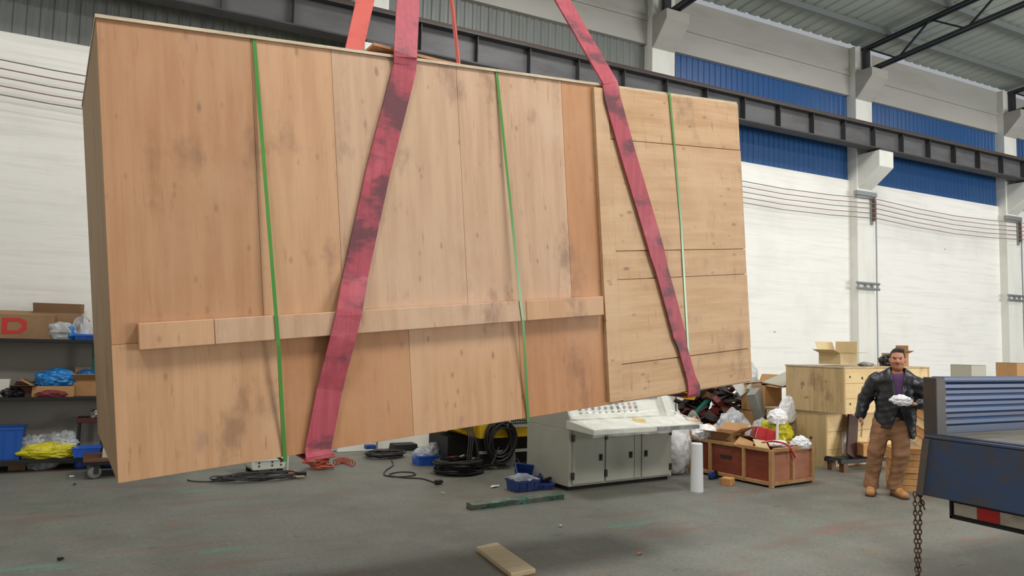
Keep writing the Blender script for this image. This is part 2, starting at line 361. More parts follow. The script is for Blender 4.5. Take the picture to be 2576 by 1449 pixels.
# roof: ribbed sheets falling towards the wall, purlins and trusses
def roof_z(y): return 8.735 + .07*(W-y)
mb = MB(); xs = []; x = XL
while x < XR:
    for dx, d in ((0, 0), (.62, 0), (.70, .025), (.92, .025)): xs.append((x+dx*.32, d))
    x += .32
vs = [(a, y, roof_z(y)+d) for a, d in xs for y in (W+.02, -9.0)]
ce = mb.add(vs, [(2*i, 2*i+2, 2*i+3, 2*i+1) for i in range(len(xs)-1)]).build('ceiling', 'roof_sheet'); tag(ce, kind='structure')
p0 = None
for k in range(14):
    y = W-.85-1.35*k
    if p0 is None:
        p0 = MB().box(((XL+XR)/2, 0, -.09), (XR-XL, .06, .12)).build('purlin', 'purlin_steel', ce); p0.location = (0, y, roof_z(y))
    else: piece(p0, ce, (0, y, roof_z(y)))
t0 = None
for k, x in enumerate(COLX):
    if k in (0,): continue
    xx = x+.275; lab = 'dark steel lattice roof truss seated on a column corbel'
    if t0 is None:
        t0 = thing('roof_truss', lab, 'roof truss', (xx, 0, 0), 0, 'roof trusses')
        for s_ in (-.06, .06):
            MB().bar((s_, 10.95, 8.02), (s_, -8.8, 8.02+.065*19.75), .05, .06).build('bottom_chord', 'truss_steel', t0)
            MB().bar((s_, 11.0, 8.55), (s_, -8.8, 8.55+.065*19.8), .05, .06).build('top_chord', 'truss_steel', t0)
        MB().bar((0, 10.92, 8.0), (0, 10.92, 8.58), .16, .08).build('end_post', 'truss_steel', t0)
        for i in range(13):
            a = 10.9-1.5*i
            for (y0, z0), (y1, z1) in (((a, 8.55), (a-.75, 8.02)), ((a-.75, 8.02), (a-1.5, 8.55))):
                MB().bar((0, y0, z0+.065*(11-y0)), (0, y1, z1+.065*(11-y1)), .035, .035).build('web_bar', 'truss_steel', t0)
    else: dup(t0, (xx, 0, 0), 0)

# crane runway girder on the corbels
cb = thing('crane_runway_girder', 'long dark steel crane runway girder with web stiffeners on column corbels', 'crane girder', (0, 10.62, 0))
MB().b2((XL, -.006, 6.14), (XR, .006, 6.58)).build('web', 'crane_web', cb)
MB().b2((XL, -.15, 6.58), (XR, .15, 6.605)).build('top_flange', 'crane_steel', cb)
MB().b2((XL, -.13, 6.115), (XR, .13, 6.14)).build('bottom_flange', 'crane_steel', cb)
MB().b2((XL, -.045, 6.605), (XR, .045, 6.70)).build('rail', 'rust_rail', cb)
s0 = None
for k in range(52):
    px_ = XL+.17+.958*k
    if px_ > XR-.1: break
    if s0 is None:
        s0 = MB().b2((-.006, -.125, 6.14), (.006, .125, 6.58)).build('stiffener', 'crane_steel', cb); s0.location = (px_, 0, 0)
    else: piece(s0, cb, (px_, 0, 0))
b0 = None
for x in COLX:
    if b0 is None:
        b0 = MB().box((0, 0, 6.10), (.42, .34, .045)).build('bearing_plate', 'crane_steel', cb); b0.location = (x+.27, 0, 0)
    else: piece(b0, cb, (x+.27, 0, 0))
# bare supply wires sagging from rack to rack along the wall
WZ = [5.10, 4.99, 4.88, 4.77, 4.66]
for i, z in enumerate(WZ):
    pts = []
    for k, x in enumerate([XL+.05]+[c+.45 for c in COLX if c+.45 < XR]):
        pts.append((x, 10.88, z))
        nx = BAY if k else COLX[0]+.45-XL
        for j in (1, 2, 3): pts.append((x+nx*j/4, 10.88, z-.10*math.sin(math.pi*j/4)))
    o = MB().tube(pts[:-3], .009, 5).build('wall_wire', 'wire_red' if i in (1, 3) else 'wire_black')
    tag(o, ('uppermost', 'second', 'third', 'fourth', 'lowest')[i]+' of the bare wires strung along the white wall', 'wire', 'wires along the wall')
ra0 = None
for x in COLX:
    if ra0 is None:
        ra0 = thing('insulator_rack', 'rack of brown insulators fixed to a column below the crane corbel', 'insulator rack', (x+.45, 10.94, 0), 0, 'insulator racks')
        MB().box((0, .03, 4.85), (.05, .04, .66)).build('rack_bar', 'galv', ra0)
        for z in WZ:
            i0 = MB().lathe([(.012, -.055), (.034, -.045), (.022, -.02), (.034, .0), (.022, .02), (.034, .045), (.012, .055)], 10, (0, -.03, z-.012)).build('insulator', 'insulator', ra0)
    else: dup(ra0, (x+.45, 10.94, 0), 0)

# ================================================================== HANGING CRATE
SC = 3.4
ex = Vector((.9919, .0835, .0979)).normalized(); ez = Vector((-.0964, -.0283, .9953)); ez = (ez-ex*ez.dot(ex)).normalized(); ey = ez.cross(ex)
CL, CD, CH = 4.34, 1.722, 2.16
corg = Vector((-.03, 3.89, 1.0))
corg = CO + (ray(297, 1216.5)*SC)                       # front bottom left corner
cm = Matrix(((ex.x, ey.x, ez.x, corg.x), (ex.y, ey.y, ez.y, corg.y), (ex.z, ey.z, ez.z, corg.z), (0, 0, 0, 1)))
crate = thing('plywood_crate', 'huge closed plywood crate hanging from red lifting slings', 'crate')
crate.matrix_world = cm
def cl(x, y):
    """photo pixel -> (x, z) on the crate's front face"""
    d = ray(x, y); t = (corg-CO).dot(ey)/d.dot(ey); p = CO + d*t - corg
    return p.dot(ex), p.dot(ez)
MB().b2((.03, .03, .03), (CL-.03, CD-.03, CH-.03)).build('core', 'crate_core', crate)
def sheet(x0, x1, z0, z1, mat, y=0.0, th=.022, g=.0007, name='plywood_sheet'):
    return MB().b2((x0+g, y, z0+g), (x1-g, y+th, z1-g)).build(name, mat, crate, .0015)
zsplit = .5*(cl(320, 842)[1]+cl(1400, 805)[1])
us = [0] + [cl(a, 480)[0] for a in (648, 850, 1163, 1425)] + [cl(1505, 480)[0]+.03]
for i, mt in enumerate(('ply_orange', 'ply_tan', 'ply_pale', 'ply_pale', 'ply_brown')): sheet(us[i], us[i+1], zsplit, CH, mt)
ls = [0] + [cl(a, 980)[0] for a in (702, 1035, 1312)] + [us[-1]]
for i, mt in enumerate(('ply_tan', 'ply_brown', 'ply_tan', 'ply_brown')): sheet(ls[i], ls[i+1], 0, zsplit, mt)
xe = cl(1500, 480)[0]
sheet(xe-.005, CL, 0, CH, 'ply_end', .0, .022)
sx = xe+.12
sheet(xe, sx, .02, CH-.02, 'ply_end', -.030, .030, name='edge_board')
zs = [.01] + [.5*(cl(1600, a)[1]+cl(1860, b)[1]) for a, b in ((905, 884), (698, 694), (629, 629), (361, 377))] + [CH]
for i in range(5): sheet(sx, CL, zs[i], zs[i+1], 'ply_end', -.022-.003*(i % 2), .022+.003*(i % 2), .0025, 'end_board')
(xa, za), (xb, zb) = cl(345, 828), cl(1508, 752)
b_lo, b_hi = .5*(cl(352, 882)[1]+cl(1500, 791)[1]), .5*(cl(345, 826)[1]+cl(1500, 752)[1])
b_hi = b_lo+.125
xs_ = [xa, cl(535, 840)[0], cl(1312, 780)[0], xb-.01]
for i, mt in enumerate(('ply_tan', 'ply_pale', 'ply_tan')):
    MB().b2((xs_[i]+.001, -.055, b_lo), (xs_[i+1]-.001, 0, b_hi)).build('cleat', mt, crate, .004)
# other faces: sides, back, lid, skids
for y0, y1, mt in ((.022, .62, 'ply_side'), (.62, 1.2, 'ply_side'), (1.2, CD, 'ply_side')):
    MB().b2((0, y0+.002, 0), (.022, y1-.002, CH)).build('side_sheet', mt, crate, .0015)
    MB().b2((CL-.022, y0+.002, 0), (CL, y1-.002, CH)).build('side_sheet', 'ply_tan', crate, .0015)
for i in range(4): MB().b2((CL*i/4+.002, CD-.022, 0), (CL*(i+1)/4-.002, CD, CH)).build('back_sheet', 'ply_tan', crate, .0015)
for i in range(4): MB().b2((CL*i/4+.002, .023, .001), (CL*(i+1)/4-.002, CD-.023, .02)).build('bottom_sheet', 'ply_tan', crate)
for i in range(4): MB().b2((CL*i/4-.004, -.012, CH), (CL*(i+1)/4-.002, CD+.01, CH+.016)).build('lid_sheet', 'ply_edge', crate)
# lid corner sprung up, its nails showing
xl0, xl1 = cl(946, 150)[0], cl(1215, 172)[0]
mb = MB()
def flap(u, v):
    x = xl0+(xl1-xl0)*u; return (x, .02+.75*v, CH+.02+.062*(1-u)**1.25)
mb.grid(flap, 14, 2); fo = mb.build('sprung_sheet', 'ply_brown', crate, solid=.016)
for u in (.05, .17, .30, .56, .63, .70, .77, .84):
    x, y, z = flap(u, 0); MB().tube([(x, .035, z), (x+.012, .03, z-.034*(1.0-.5*u))], .0022, 6).build('nail', 'steel', fo)
# green packing bands
def cpt(x, y, off=.0): a = cl(x, y); return (a[0], -off, a[1])
bands = [[(638, 92), (687, 795), (693, 868), (716, 1146)], [(1248, 182), (1297, 762), (1303, 805), (1327, 1044)], [(1677, 240), (1706, 560), (1724, 880), (1731, 1000)]]
for i, bp in enumerate(bands):
    o1 = .004 if i < 2 else .030
    pts = [Vector(cpt(*bp[0], o1)), Vector(cpt(*bp[1], .060 if i < 2 else .030)), Vector(cpt(*bp[2], .060 if i < 2 else .030)), Vector(cpt(*bp[3], o1))]
    pts[0].z = CH+.018; pts[-1].z = -.024
    pth = [Vector((pts[0].x-.03, CD+.015, CH+.018)), pts[0]]+pts[1:]+[Vector((pts[-1].x-.02, CD+.015, -.024)), Vector((pts[0].x-.03, CD+.015, CH+.018))]
    fine = []
    for a, b in zip(pth[:-1], pth[1:]):
        for t in range(4): fine.append(a.lerp(b, t/4))
    fine.append(pth[-1])
    MB().ribbon(fine, [(1, 0, 0)]*len(fine), .018, .0016).build('packing_band', 'strap_green', crate)

# ------------------------------------------------------------------ slings and crane hook
def c2w(p): return cm @ Vector(p)
hook_p = ony(1066, -559, 4.85)
def smooth(pts, n=8):
    out = []; P = [pts[0]]+list(pts)+[pts[-1]]
    for i in range(1, len(P)-2):
        for k in range(n):
            t = k/n; a, b, c, d = P[i-1], P[i], P[i+1], P[i+2]
            out.append(.5*((2*b)+(c-a)*t+(2*a-5*b+4*c-d)*t*t+(3*b-a-3*c+d)*t*t*t))
    out.append(P[-2]); return out
def lerp_path(pts, n):
    out = []
    for a, b in zip(pts[:-1], pts[1:]):
        for k in range(n): out.append(a.lerp(b, k/n))
    out.append(pts[-1]); return out
def sling(front_px, back_top_px, label, w, side):
    # front leg: pixels on the face, over the top edge, up to the hook
    fx = [Vector(cpt(*p, o)) for p, o in front_px]
    btx = back_top_px; bz = CH+.03
    bx = fx[-1].x
    top = c2w((fx[0].x, -.03, CH+.03)); pts = [hook_p+Vector((side*.05, -.05, 0)), top]
    loc = [Vector((fx[0].x, -.03, CH+.02))]+fx+[Vector((bx, -.03, -.03)), Vector((bx+.02, CD*.5, -.04)), Vector((bx+.02, CD+.02, -.03)), Vector((btx, CD+.025, CH*.5)), Vector((btx, CD+.025, CH+.03))]
    body = [c2w(p) for p in loc]; endp = hook_p+Vector((side*.05, .05, 0))
    path = lerp_path([pts[0], body[0]], 10)[:-1] + lerp_path(body, 4) + lerp_path([body[-1], endp], 10)[1:]
    wd = []; nb = 10
    for i, p in enumerate(path):
        wd.append(ex)
    return path, wd
SL = []
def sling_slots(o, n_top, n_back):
    # lamp highlight painted into the upper front leg; back leg a lighter salmon
    o.data.materials.append(MATS['sling_lamplit']); o.data.materials.append(MATS['sling_orange']); nv = len(o.data.vertices)//4
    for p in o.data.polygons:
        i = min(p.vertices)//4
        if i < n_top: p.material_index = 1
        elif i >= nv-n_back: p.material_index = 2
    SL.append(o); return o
fl_px = [((1016, 172), .012), ((1004, 220), .012), ((950, 430), .012), ((893, 690), .012), ((868, 785), .068), ((852, 850), .068), ((826, 980), .02), ((798, 1128), .014)]
path, wd = sling(fl_px, cl(842, 122)[0]+.0, '', .135, -1)
# find back-edge x for the back legs from their pixels on the crate's top back edge
def back_x(x, y):
    d = ray(x, y); nb = ey; t = (c2w((0, CD, 0))-CO).dot(nb)/d.dot(nb); return (CO+d*t-corg).dot(ex)
path, wd = sling(fl_px, back_x(842, 125), '', .135, -1)
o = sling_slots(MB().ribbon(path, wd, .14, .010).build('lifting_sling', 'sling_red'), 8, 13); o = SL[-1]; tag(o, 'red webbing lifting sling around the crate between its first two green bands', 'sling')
fr_px = [((1530, 250), .042), ((1572, 400), .042), ((1632, 600), .042), ((1676, 760), .042), ((1705, 870), .042), ((1736, 975), .036)]
path, wd = sling(fr_px, back_x(1168, 165), '', .12, 1)
nn = len(path); wds = []; ww = []
for i, p in enumerate(path):
    # above the crate the band turns edge-on; low on the face it rolls over
    wds.append(ex*.75+ez*.0 if i < 10 else (ex if i < nn-10 else (ex*.35+ey*.95)))
    ww.append(.125 if i < 6 else (.14 if i < 24 else (.12 if i < 30 else (.085 if i < 34 else .12))))
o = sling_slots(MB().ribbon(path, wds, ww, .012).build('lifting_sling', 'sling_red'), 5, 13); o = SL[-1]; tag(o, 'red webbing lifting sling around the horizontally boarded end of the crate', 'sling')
hk = thing('crane_hook', 'yellow crane hook block carrying both red slings', 'crane hook', hook_p)
MB().tube([(.10*math.cos(a), .0, -.02+.10*math.sin(a)) for a in [R(q) for q in range(-200, 80, 20)]]+[(0, 0, .2), (0, 0, .3)], .035, 10).build('hook', 'steel_dark', hk, smooth=True)
MB().box((0, 0, .48), (.30, .18, .42)).build('block', 'hook_steel', hk, .03)
for s_ in (-.09, .09): MB().tube([(s_, 0, .66), (s_, 0, roof_z(4.85)-hook_p.z-.95)], .009, 6).build('wire_rope', 'steel_dark', hk)
MB().box((0, 0, roof_z(4.85)-hook_p.z-.85), (.9, .5, .3)).build('hoist', 'hook_steel', hk, .03)

# ================================================================== TRUCK
tk = thing('flatbed_truck', 'blue flatbed truck with folded-down tailgate and corrugated side board', 'truck', (5.06, 3.33, 0))
TZ = 1.10; TW, TL = 2.15, 5.2
for i in range(9):
    y1 = -.03-TW*i/9; MB().b2((.02, y1-TW/9+.004, TZ-.035), (TL, y1, TZ)).build('deck_plank', 'truck_deck', tk)
MB().b2((-.01, -TW-.02, TZ-.10), (.05, 0, TZ+.004)).build('rear_sill', 'truck_blue', tk, .006)
# tailgate hanging from the sill, bottom swung a little outwards
tg = MB(); tg.hexa([(-.045, 0, TZ-.02), (-.015, 0, TZ-.02), (-.045, -TW, TZ-.02), (-.015, -TW, TZ-.02)][:0] or
    [(-.13, .02, .69), (-.10, .02, .69), (-.13, -TW, .69), (-.10, -TW, .69), (-.045, .02, TZ-.03), (-.012, .02, TZ-.03), (-.045, -TW, TZ-.03), (-.012, -TW, TZ-.03)])
tg = tg.build('tailgate', 'truck_blue', tk, .004)
for y0 in (.02, -.72, -1.44):
    MB().hexa([(-.145, y0-.05, .69), (-.128, y0-.05, .69), (-.145, y0, .69), (-.128, y0, .69), (-.06, y0-.05, TZ-.03), (-.043, y0-.05, TZ-.03), (-.06, y0, TZ-.03), (-.043, y0, TZ-.03)]).build('tailgate_rib', 'truck_frame', tg)
MB().tube([(-.03, .02, TZ-.02), (-.03, -TW, TZ-.02)], .016, 8).build('hinge_bar', 'truck_blue', tk)
# far side board: pressed with long ribs
prof = [(0, TZ-.02)]
for i in range(4):
    z0 = TZ+.05+.085*i; prof += [(0, z0), (-.035, z0+.02), (-.035, z0+.045), (0, z0+.062)]
prof += [(0, TZ+.39), (.04, TZ+.39), (.04, TZ-.02)]
sb = MB().prism(prof, 'x', .12, TL).build('side_board', 'truck_board', tk)
MB().b2((.10, -.045, TZ+.375), (TL, .05, TZ+.405)).build('top_rail', 'truck_board', sb, .004)
MB().b2((0, -.05, TZ-.10), (.10, .05, TZ+.40)).build('corner_post', 'truck_frame', tk, .006)
MB().b2((.10, -.03, TZ-.02), (.145, .03, TZ+.39)).build('post_bracket', 'truck_frame', tk, .004)
sb2 = MB().prism([(p-TW-.02, q-.43) for p, q in prof], 'x', .12, TL).build('side_board', 'truck_board', tk)
MB().b2((2.0, -.55, TZ), (3.6, -.42, TZ+.09)).build('timber', 'batten_wood', tk, .004)
MB().b2((.3, -.55, .80), (TL, -.45, TZ-.10)).build('chassis_rail', 'truck_frame', tk); MB().b2((.3, -1.70, .80), (TL, -1.60, TZ-.10)).build('chassis_rail', 'truck_frame', tk)
for x in (.25, 1.4, 2.6, 3.8): MB().b2((x, -TW, TZ-.12), (x+.06, 0, TZ-.036)).build('cross_member', 'truck_frame', tk)
bp = MB(); bp.b2((.05, -TW+.05, .545), (.11, -.10, .66)); bp.b2((.04, -TW+.05, .535), (.12, -.10, .552)); bp.b2((.04, -TW+.05, .655), (.12, -.10, .668))
bp.b2((.04, -.115, .535), (.12, -.10, .668)); bp = bp.build('rear_bar', 'black_plastic', tk)
y = -.13
for i in range(13):
    wd_ = .155 if i % 2 == 0 else .145
    MB().b2((.044, y-wd_, .565), (.052, y, .645)).build('reflector', 'reflect_white' if i % 2 == 0 else 'reflect_red', bp); y -= wd_+.002
    if y < -TW+.2: break
for s_ in (-.35, -1.8):
    MB().bar((.08, s_, .62), (.4, s_, .9), .05, .05).build('bar_bracket', 'truck_frame', tk)
def wheel(x, y):
    w_ = MB().lathe([(.20, -.10), (.33, -.11), (.385, -.08), (.40, 0), (.385, .08), (.33, .11), (.20, .10)], 28, (x, y, .40), eul(90, 0, 0)).build('tyre', 'rubber', tk, smooth=True)
    MB().lathe([(.02, -.05), (.19, -.07), (.205, -.10), (.205, .10), (.19, .07), (.02, .05)], 20, (x, y, .40), eul(90, 0, 0)).build('wheel_hub', 'truck_frame', w_)
for x in (1.35, 4.3):
    for yy in (-.42, -1.75): wheel(x, yy)
    MB().tube([(x, -.42, .40), (x, -1.75, .40)], .06, 10).build('axle', 'truck_frame', tk)
MB().b2((.95, -.62, .84), (1.75, -.22, .87)).build('mudguard', 'black_plastic', tk)
# doubled tailgate chain
ch = MB()
def links(a, b, pitch=.032, r=.0045):
    a = Vector(a); b = Vector(b); n = int((b-a).length/pitch); d = (b-a).normalized(); s1 = d.orthogonal().normalized(); s2 = d.cross(s1)
    for i in range(n):
        c = a + d*(pitch*(i+.5)); s_ = s1 if i % 2 else s2; lp = []
        for k in range(10):
            t = 2*math.pi*k/10; lp.append(c + d*(math.cos(t)*pitch*.66) + s_*(math.sin(t)*.011))
        ch.tube(lp, r, 5, True)
links((-.14, .03, .70), (-.135, .03, .13)); links((-.10, .015, .70), (-.125, .02, .12)); links((-.115, .02, .70), (-.06, .01, .57))
ch.tube([(-.135, .03, .14), (-.13, .028, .09), (-.125, .02, .13)], .009, 6)
ch.build('tailgate_chain', 'chain_rust', tk)

# ================================================================== OBJECT BUILDERS
def carton(name, label, cat, loc, rz, size, mat, flaps=(), group=None, rot=None, print_=None):
    """open or closed cardboard box; flaps: {'f','b','l','r': degrees from straight up}"""
    w, d, h = size; t = thing(name, label, cat, loc, rz, group, rot); g = .008; mb = MB()
    mb.b2((-w/2, -d/2, 0), (w/2, d/2, g)); mb.b2((-w/2, -d/2, g), (w/2, -d/2+g, h)); mb.b2((-w/2, d/2-g, g), (w/2, d/2, h))
    mb.b2((-w/2, -d/2+g, g), (-w/2+g, d/2-g, h)); mb.b2((w/2-g, -d/2+g, g), (w/2, d/2-g, h)); mb.build('box_body', mat, t)
    if not flaps: flaps = {'f': -90, 'b': -90}
    fl_ = d/2*.98
    for k, a in flaps.items():
        s, c = math.sin(R(a)), math.cos(R(a)); ln = fl_ if k in 'fb' else min(fl_, w/2)
        if k == 'f': q = [(-w/2, -d/2, h), (w/2, -d/2, h), (w/2, -d/2-ln*s, h+ln*c), (-w/2, -d/2-ln*s, h+ln*c)]
        if k == 'b': q = [(w/2, d/2, h), (-w/2, d/2, h), (-w/2, d/2+ln*s, h+ln*c), (w/2, d/2+ln*s, h+ln*c)]
        if k == 'l': q = [(-w/2, d/2, h), (-w/2, -d/2, h), (-w/2-ln*s, -d/2, h+ln*c), (-w/2-ln*s, d/2, h+ln*c)]
        if k == 'r': q = [(w/2, -d/2, h), (w/2, d/2, h), (w/2+ln*s, d/2, h+ln*c), (w/2+ln*s, -d/2, h+ln*c)]
        MB().add(q, [(0, 1, 2, 3)]).build('flap', mat, t, solid=.005)
    return t
def tray_mb(w, d, h, th=.006, tp=.9):
    """tapered open bin"""
    mb = MB(); o0, o1 = [], []; i0, i1 = [], []
    for sx_, sy_ in ((-1, -1), (1, -1), (1, 1), (-1, 1)):
        o0.append((sx_*w/2*tp, sy_*d/2*tp, 0)); o1.append((sx_*w/2, sy_*d/2, h))
        i0.append((sx_*(w/2*tp-th), sy_*(d/2*tp-th), th)); i1.append((sx_*(w/2-th), sy_*(d/2-th), h))
    vs = o0+o1+i0+i1; fs = [(3, 2, 1, 0), (8, 9, 10, 11)]
    for k in range(4):
        n = (k+1) % 4; fs += [(k, n, 4+n, 4+k), (8+k, 12+k, 12+n, 8+n), (4+k, 4+n, 12+n, 12+k)]
    return mb.add(vs, fs)
def bin_(name, label, cat, loc, rz, size, mat, group=None, rot=None):
    w, d, h = size; t = thing(name, label, cat, loc, rz, group, rot)
    b = tray_mb(w, d, h).build('bin_body', mat, t)
    r_ = MB()
    for a, c in (((-w/2-.008, -d/2-.008), (w/2+.008, -d/2)), ((-w/2-.008, d/2), (w/2+.008, d/2+.008)), ((-w/2-.008, -d/2), (-w/2, d/2)), ((w/2, -d/2), (w/2+.008, d/2))):
        r_.b2((*a, h-.022), (*c, h))
    r_.build('rim', mat, t)
    for x in (-w*.33, 0, w*.33): MB().hexa([(x-.006, -d/2*.9-.006, .01), (x+.006, -d/2*.9-.006, .01), (x-.006, -d/2*.9+.004, .01), (x+.006, -d/2*.9+.004, .01), (x-.006, -d/2-.006, h-.02), (x+.006, -d/2-.006, h-.02), (x-.006, -d/2+.004, h-.02), (x+.006, -d/2+.004, h-.02)]).build('rib', mat, t)
    return t
def bag(name, label, cat, c, rad, seed, mat, amp=.45, sub=4, freq=1.8, flat=.75, group=None):
    o = blob((0, 0, rad[2]*flat), rad, seed, amp, sub, freq, flat).build(name, mat); o.location = c
    return tag(o, label, cat, group)
def coil_pts(c, r, turns, h, jit, seed, n=28, sq=1.0, axis='z'):
    q = random.Random(seed); pts = []; ph = q.random()*6
    for i in range(int(turns*n)):
        a = 2*math.pi*i/n+ph; k = i/n; rr = r*(1+jit*math.sin(k*2.4+ph)) + jit*r*.5*math.sin(a*2+k*1.7)
        z = h*(.5+.5*math.sin(k*1.9+seed))+.006*math.sin(3*a+k)
        ox, oy = jit*r*.7*math.sin(k*1.3), jit*r*.7*math.cos(k*2.1)
        p = (rr*math.cos(a)+ox, (rr*math.sin(a)+oy)*sq, z) if axis == 'z' else (rr*math.cos(a)+ox, z, (rr*math.sin(a)+oy)*sq)
        pts.append(Vector(c)+Vector(p))
    return pts
def cat_rom(pts, n=8): return smooth([Vector(p) for p in pts], n)

# ================================================================== CONTROL CONSOLE
con = thing('control_console', 'beige steel control console wrapped in clear film below the hanging crate', 'control console', (4.51, 7.28, 0), R(6.0))
CW, CDp = 1.64, .86
MB().b2((0, .012, .05), (CW, CDp, .70)).build('cabinet', 'console_grey', con, .006)
MB().b2((.03, .05, 0), (CW-.03, CDp-.04, .05)).build('plinth', 'dark_gap', con)
dr = [(.05, .52, 'l'), (.545, .99, 'l'), (1.12, 1.60, 'r')]
for x0, x1, hs in dr:
    d_ = MB().b2((x0, -.006, .075), (x1, .014, .685)).build('door', 'console_grey', con, .004)
    hx = x0 if hs == 'l' else x1
    for z in (.17, .60): MB().b2((hx-.018, -.016, z-.04), (hx+.018, 0, z+.04)).build('hinge', 'black_plastic', d_)
    kx = (x1-.06) if hs == 'l' else (x0+.06)
    k_ = MB(); k_.box((kx, -.014, .36), (.04, .016, .075)); k_.box((kx, -.026, .365), (.018, .012, .05)); k_.build('handle', 'black_plastic', d_)
MB().b2((1.0, -.003, .075), (1.105, .014, .685)).build('filler_panel', 'console_grey', con, .003)
MB().prism([(-.44, .685), (-.44, .745), (0, .80), (.06, .80), (.06, .70), (0, .70)], 'x', -.01, CW+.01).build('desk', 'console_panel', con, .008)
MB().b2((.95, -.455, .69), (CW, -.435, .735)).build('drawer_front', 'black_plastic', con)
MB().prism([(.0, .80), (.10, 1.00), (.30, 1.32), (CDp, 1.32), (CDp, .70), (.06, .70)], 'x', .0, CW).build('hood', 'console_grey', con, .006)
pn = MB(); 
def on_panel(x, t, off=0.0):
    # t along the lower slope of the instrument face
    a, b = Vector((0, .0, .80)), Vector((0, .10, 1.0)); c = Vector((0, .30, 1.32)); s = a.lerp(b, t/.5) if t < .5 else b.lerp(c, (t-.5)/.5)
    nrm = Vector((0, -.86, .5)); p = s+nrm*off; return Vector((x, p.y, p.z))
def patch(x0, x1, t0, t1, off, name, mat, parent, th=.006):
    q = [on_panel(x0, t0, off), on_panel(x1, t0, off), on_panel(x1, t1, off), on_panel(x0, t1, off)]
    return MB().add(q, [(0, 1, 2, 3)]).build(name, mat, parent, solid=th)
fp = patch(.02, CW-.22, .03, .49, .006, 'instrument_panel', 'console_panel', con)
for i in range(10):
    x = .18+.098*i
    b_ = MB().lathe([(.020, 0), (.022, .010), (.014, .018)], 12, on_panel(x, .30, .008), eul(60, 0, 0)).build('button', 'reflect_red' if i == 8 else ('scrap_green' if i in (4, 5) else 'steel_dark'), fp)
    patch(x-.022, x+.022, .38, .43, .010, 'name_plate', 'steel_dark', fp, .002); patch(x-.018, x+.018, .17, .20, .010, 'name_plate', 'steel_dark', fp, .002)
for i in range(8):
    patch(.2+.098*i, .232+.098*i, .56, .62, .010, 'name_plate', 'steel_dark', con, .002)
patch(1.02, CW-.16, .52, .97, .008, 'screen', 'screen_dark', con)
MB().prism([(-.02, .80), (.09, 1.02), (.29, 1.34), (.36, 1.34), (.10, .80)], 'x', CW-.10, CW+.02).build('end_panel', 'console_panel', con, .004)
MB().box((.88, -.20, .79), (.13, .09, .05), eul(7, 0, -14)).build('yellow_sticker_pad', 'yellow_paint', con, .004)
def wrapf(u, v):
    x = -.03+(CW+.06)*u; n_ = noise.noise(Vector((x*2.2, v*4, 3.1)))*.03+noise.noise(Vector((x*7, v*9, 1.1)))*.010
    st = [(-.45, .66), (-.475, .75), (-.30, .795), (-.02, .86), (.08, 1.03), (.30, 1.36)]
    k = v*5; i = min(int(k), 4); f_ = k-i; y = st[i][0]*(1-f_)+st[i+1][0]*f_; z = st[i][1]*(1-f_)+st[i+1][1]*f_
    return (x, y-abs(n_)*.8, z+abs(n_))
MB().grid(wrapf, 36, 30).build('shrink_wrap', 'wrap_film', con, smooth=True)
MB().grid(lambda u, v: (CW+.03+.10*math.sin(u*3.1)*(1-v), -.42+.2*u, .80+.10*v*math.sin(u*3.1)), 8, 6).build('loose_wrap', 'wrap_film', con, smooth=True)
MB().grid(lambda u, v: (-.015-.01*abs(noise.noise(Vector((u*4, v*4, 9)))), .02+.82*u, .35+.62*v), 12, 10).build('side_wrap', 'clear_film', con, smooth=True)

# ================================================================== YELLOW MACHINE, CABLES, BINS
yp = onz(1206, 1182); ym = thing('yellow_machine', 'yellow steel machine on a black frame behind the beige console', 'machine', yp, R(4))
MB().prism([(0, .40), (0, 1.15), (1.6, 1.15), (1.6, .40)], 'y', 0, 1.0).build('housing', 'yellow_paint', ym, .012)
MB().prism([(-.34, .52), (-.34, .9), (0, .9), (0, .40)], 'y', .12, .95).build('side_housing', 'yellow_paint', ym, .01)
MB().b2((-.26, .06, .55), (-.06, .13, .70)).build('cable_gland_plate', 'vent_grey', ym, .006)
vg = MB().b2((.16, -.02, .53), (1.02, 0, .95)).build('vent_panel', 'vent_grey', ym, .006)
vm = MB()
for i in range(18):
    for j in range(6): vm.b2((.46+.029*i, -.024, .58+.034*j), (.48+.029*i, -.018, .604+.034*j))
vm.build('vent_slots', 'machine_black', vg)
for x in (.0, 1.52):
    for y in (.03, .9): MB().b2((x, y, 0), (x+.08, y+.08, .40)).build('leg', 'machine_black', ym)
MB().b2((-.3, .35, 0), (1.6, .95, .40)).build('base_tank', 'machine_black', ym)
MB().b2((0, .0, .20), (1.6, .03, .235)).build('rail', 'vent_grey', ym)
for i in range(4):
    MB().tube(cat_rom([(-.20+.035*i, .05, .58), (-.20+.03*i, -.06, .42), (-.26+.03*i+.08*(i == 3), -.14, .2), (-.27+.03*i+.10*(i == 3), -.2, .02)]), .010, 6).build('cable', 'black_cable', ym, smooth=True)
hc = MB().tube(coil_pts((.27, -.11, .385), .185, 15, .09, .17, 3, axis='y', sq=1.22), .0135, 6).build('hanging_cable_coil', 'black_cable'); hc.location = yp; hc.rotation_euler = (0, 0, R(4))
tag(hc, 'thick black cable coil hung on the yellow machine front', 'cable coil')
mb = MB(); mb.tube(cat_rom([(.34, -.12, .60), (.33, -.16, .57), (.335, -.11, .53)]), .005, 6); mb.tube(cat_rom([(.42, -.12, .60), (.415, -.16, .57), (.42, -.11, .53)]), .005, 6); mb.build('cable_tie', 'steel', hc)
MB().tube(cat_rom([(.50, -.12, .14), (.52, -.16, .08), (.53, -.22, .03), (.58, -.36, .02), (.62, -.55, .015), (.70, -.66, .012)]), .011, 6).build('cable_tail', 'black_cable', hc, smooth=True)
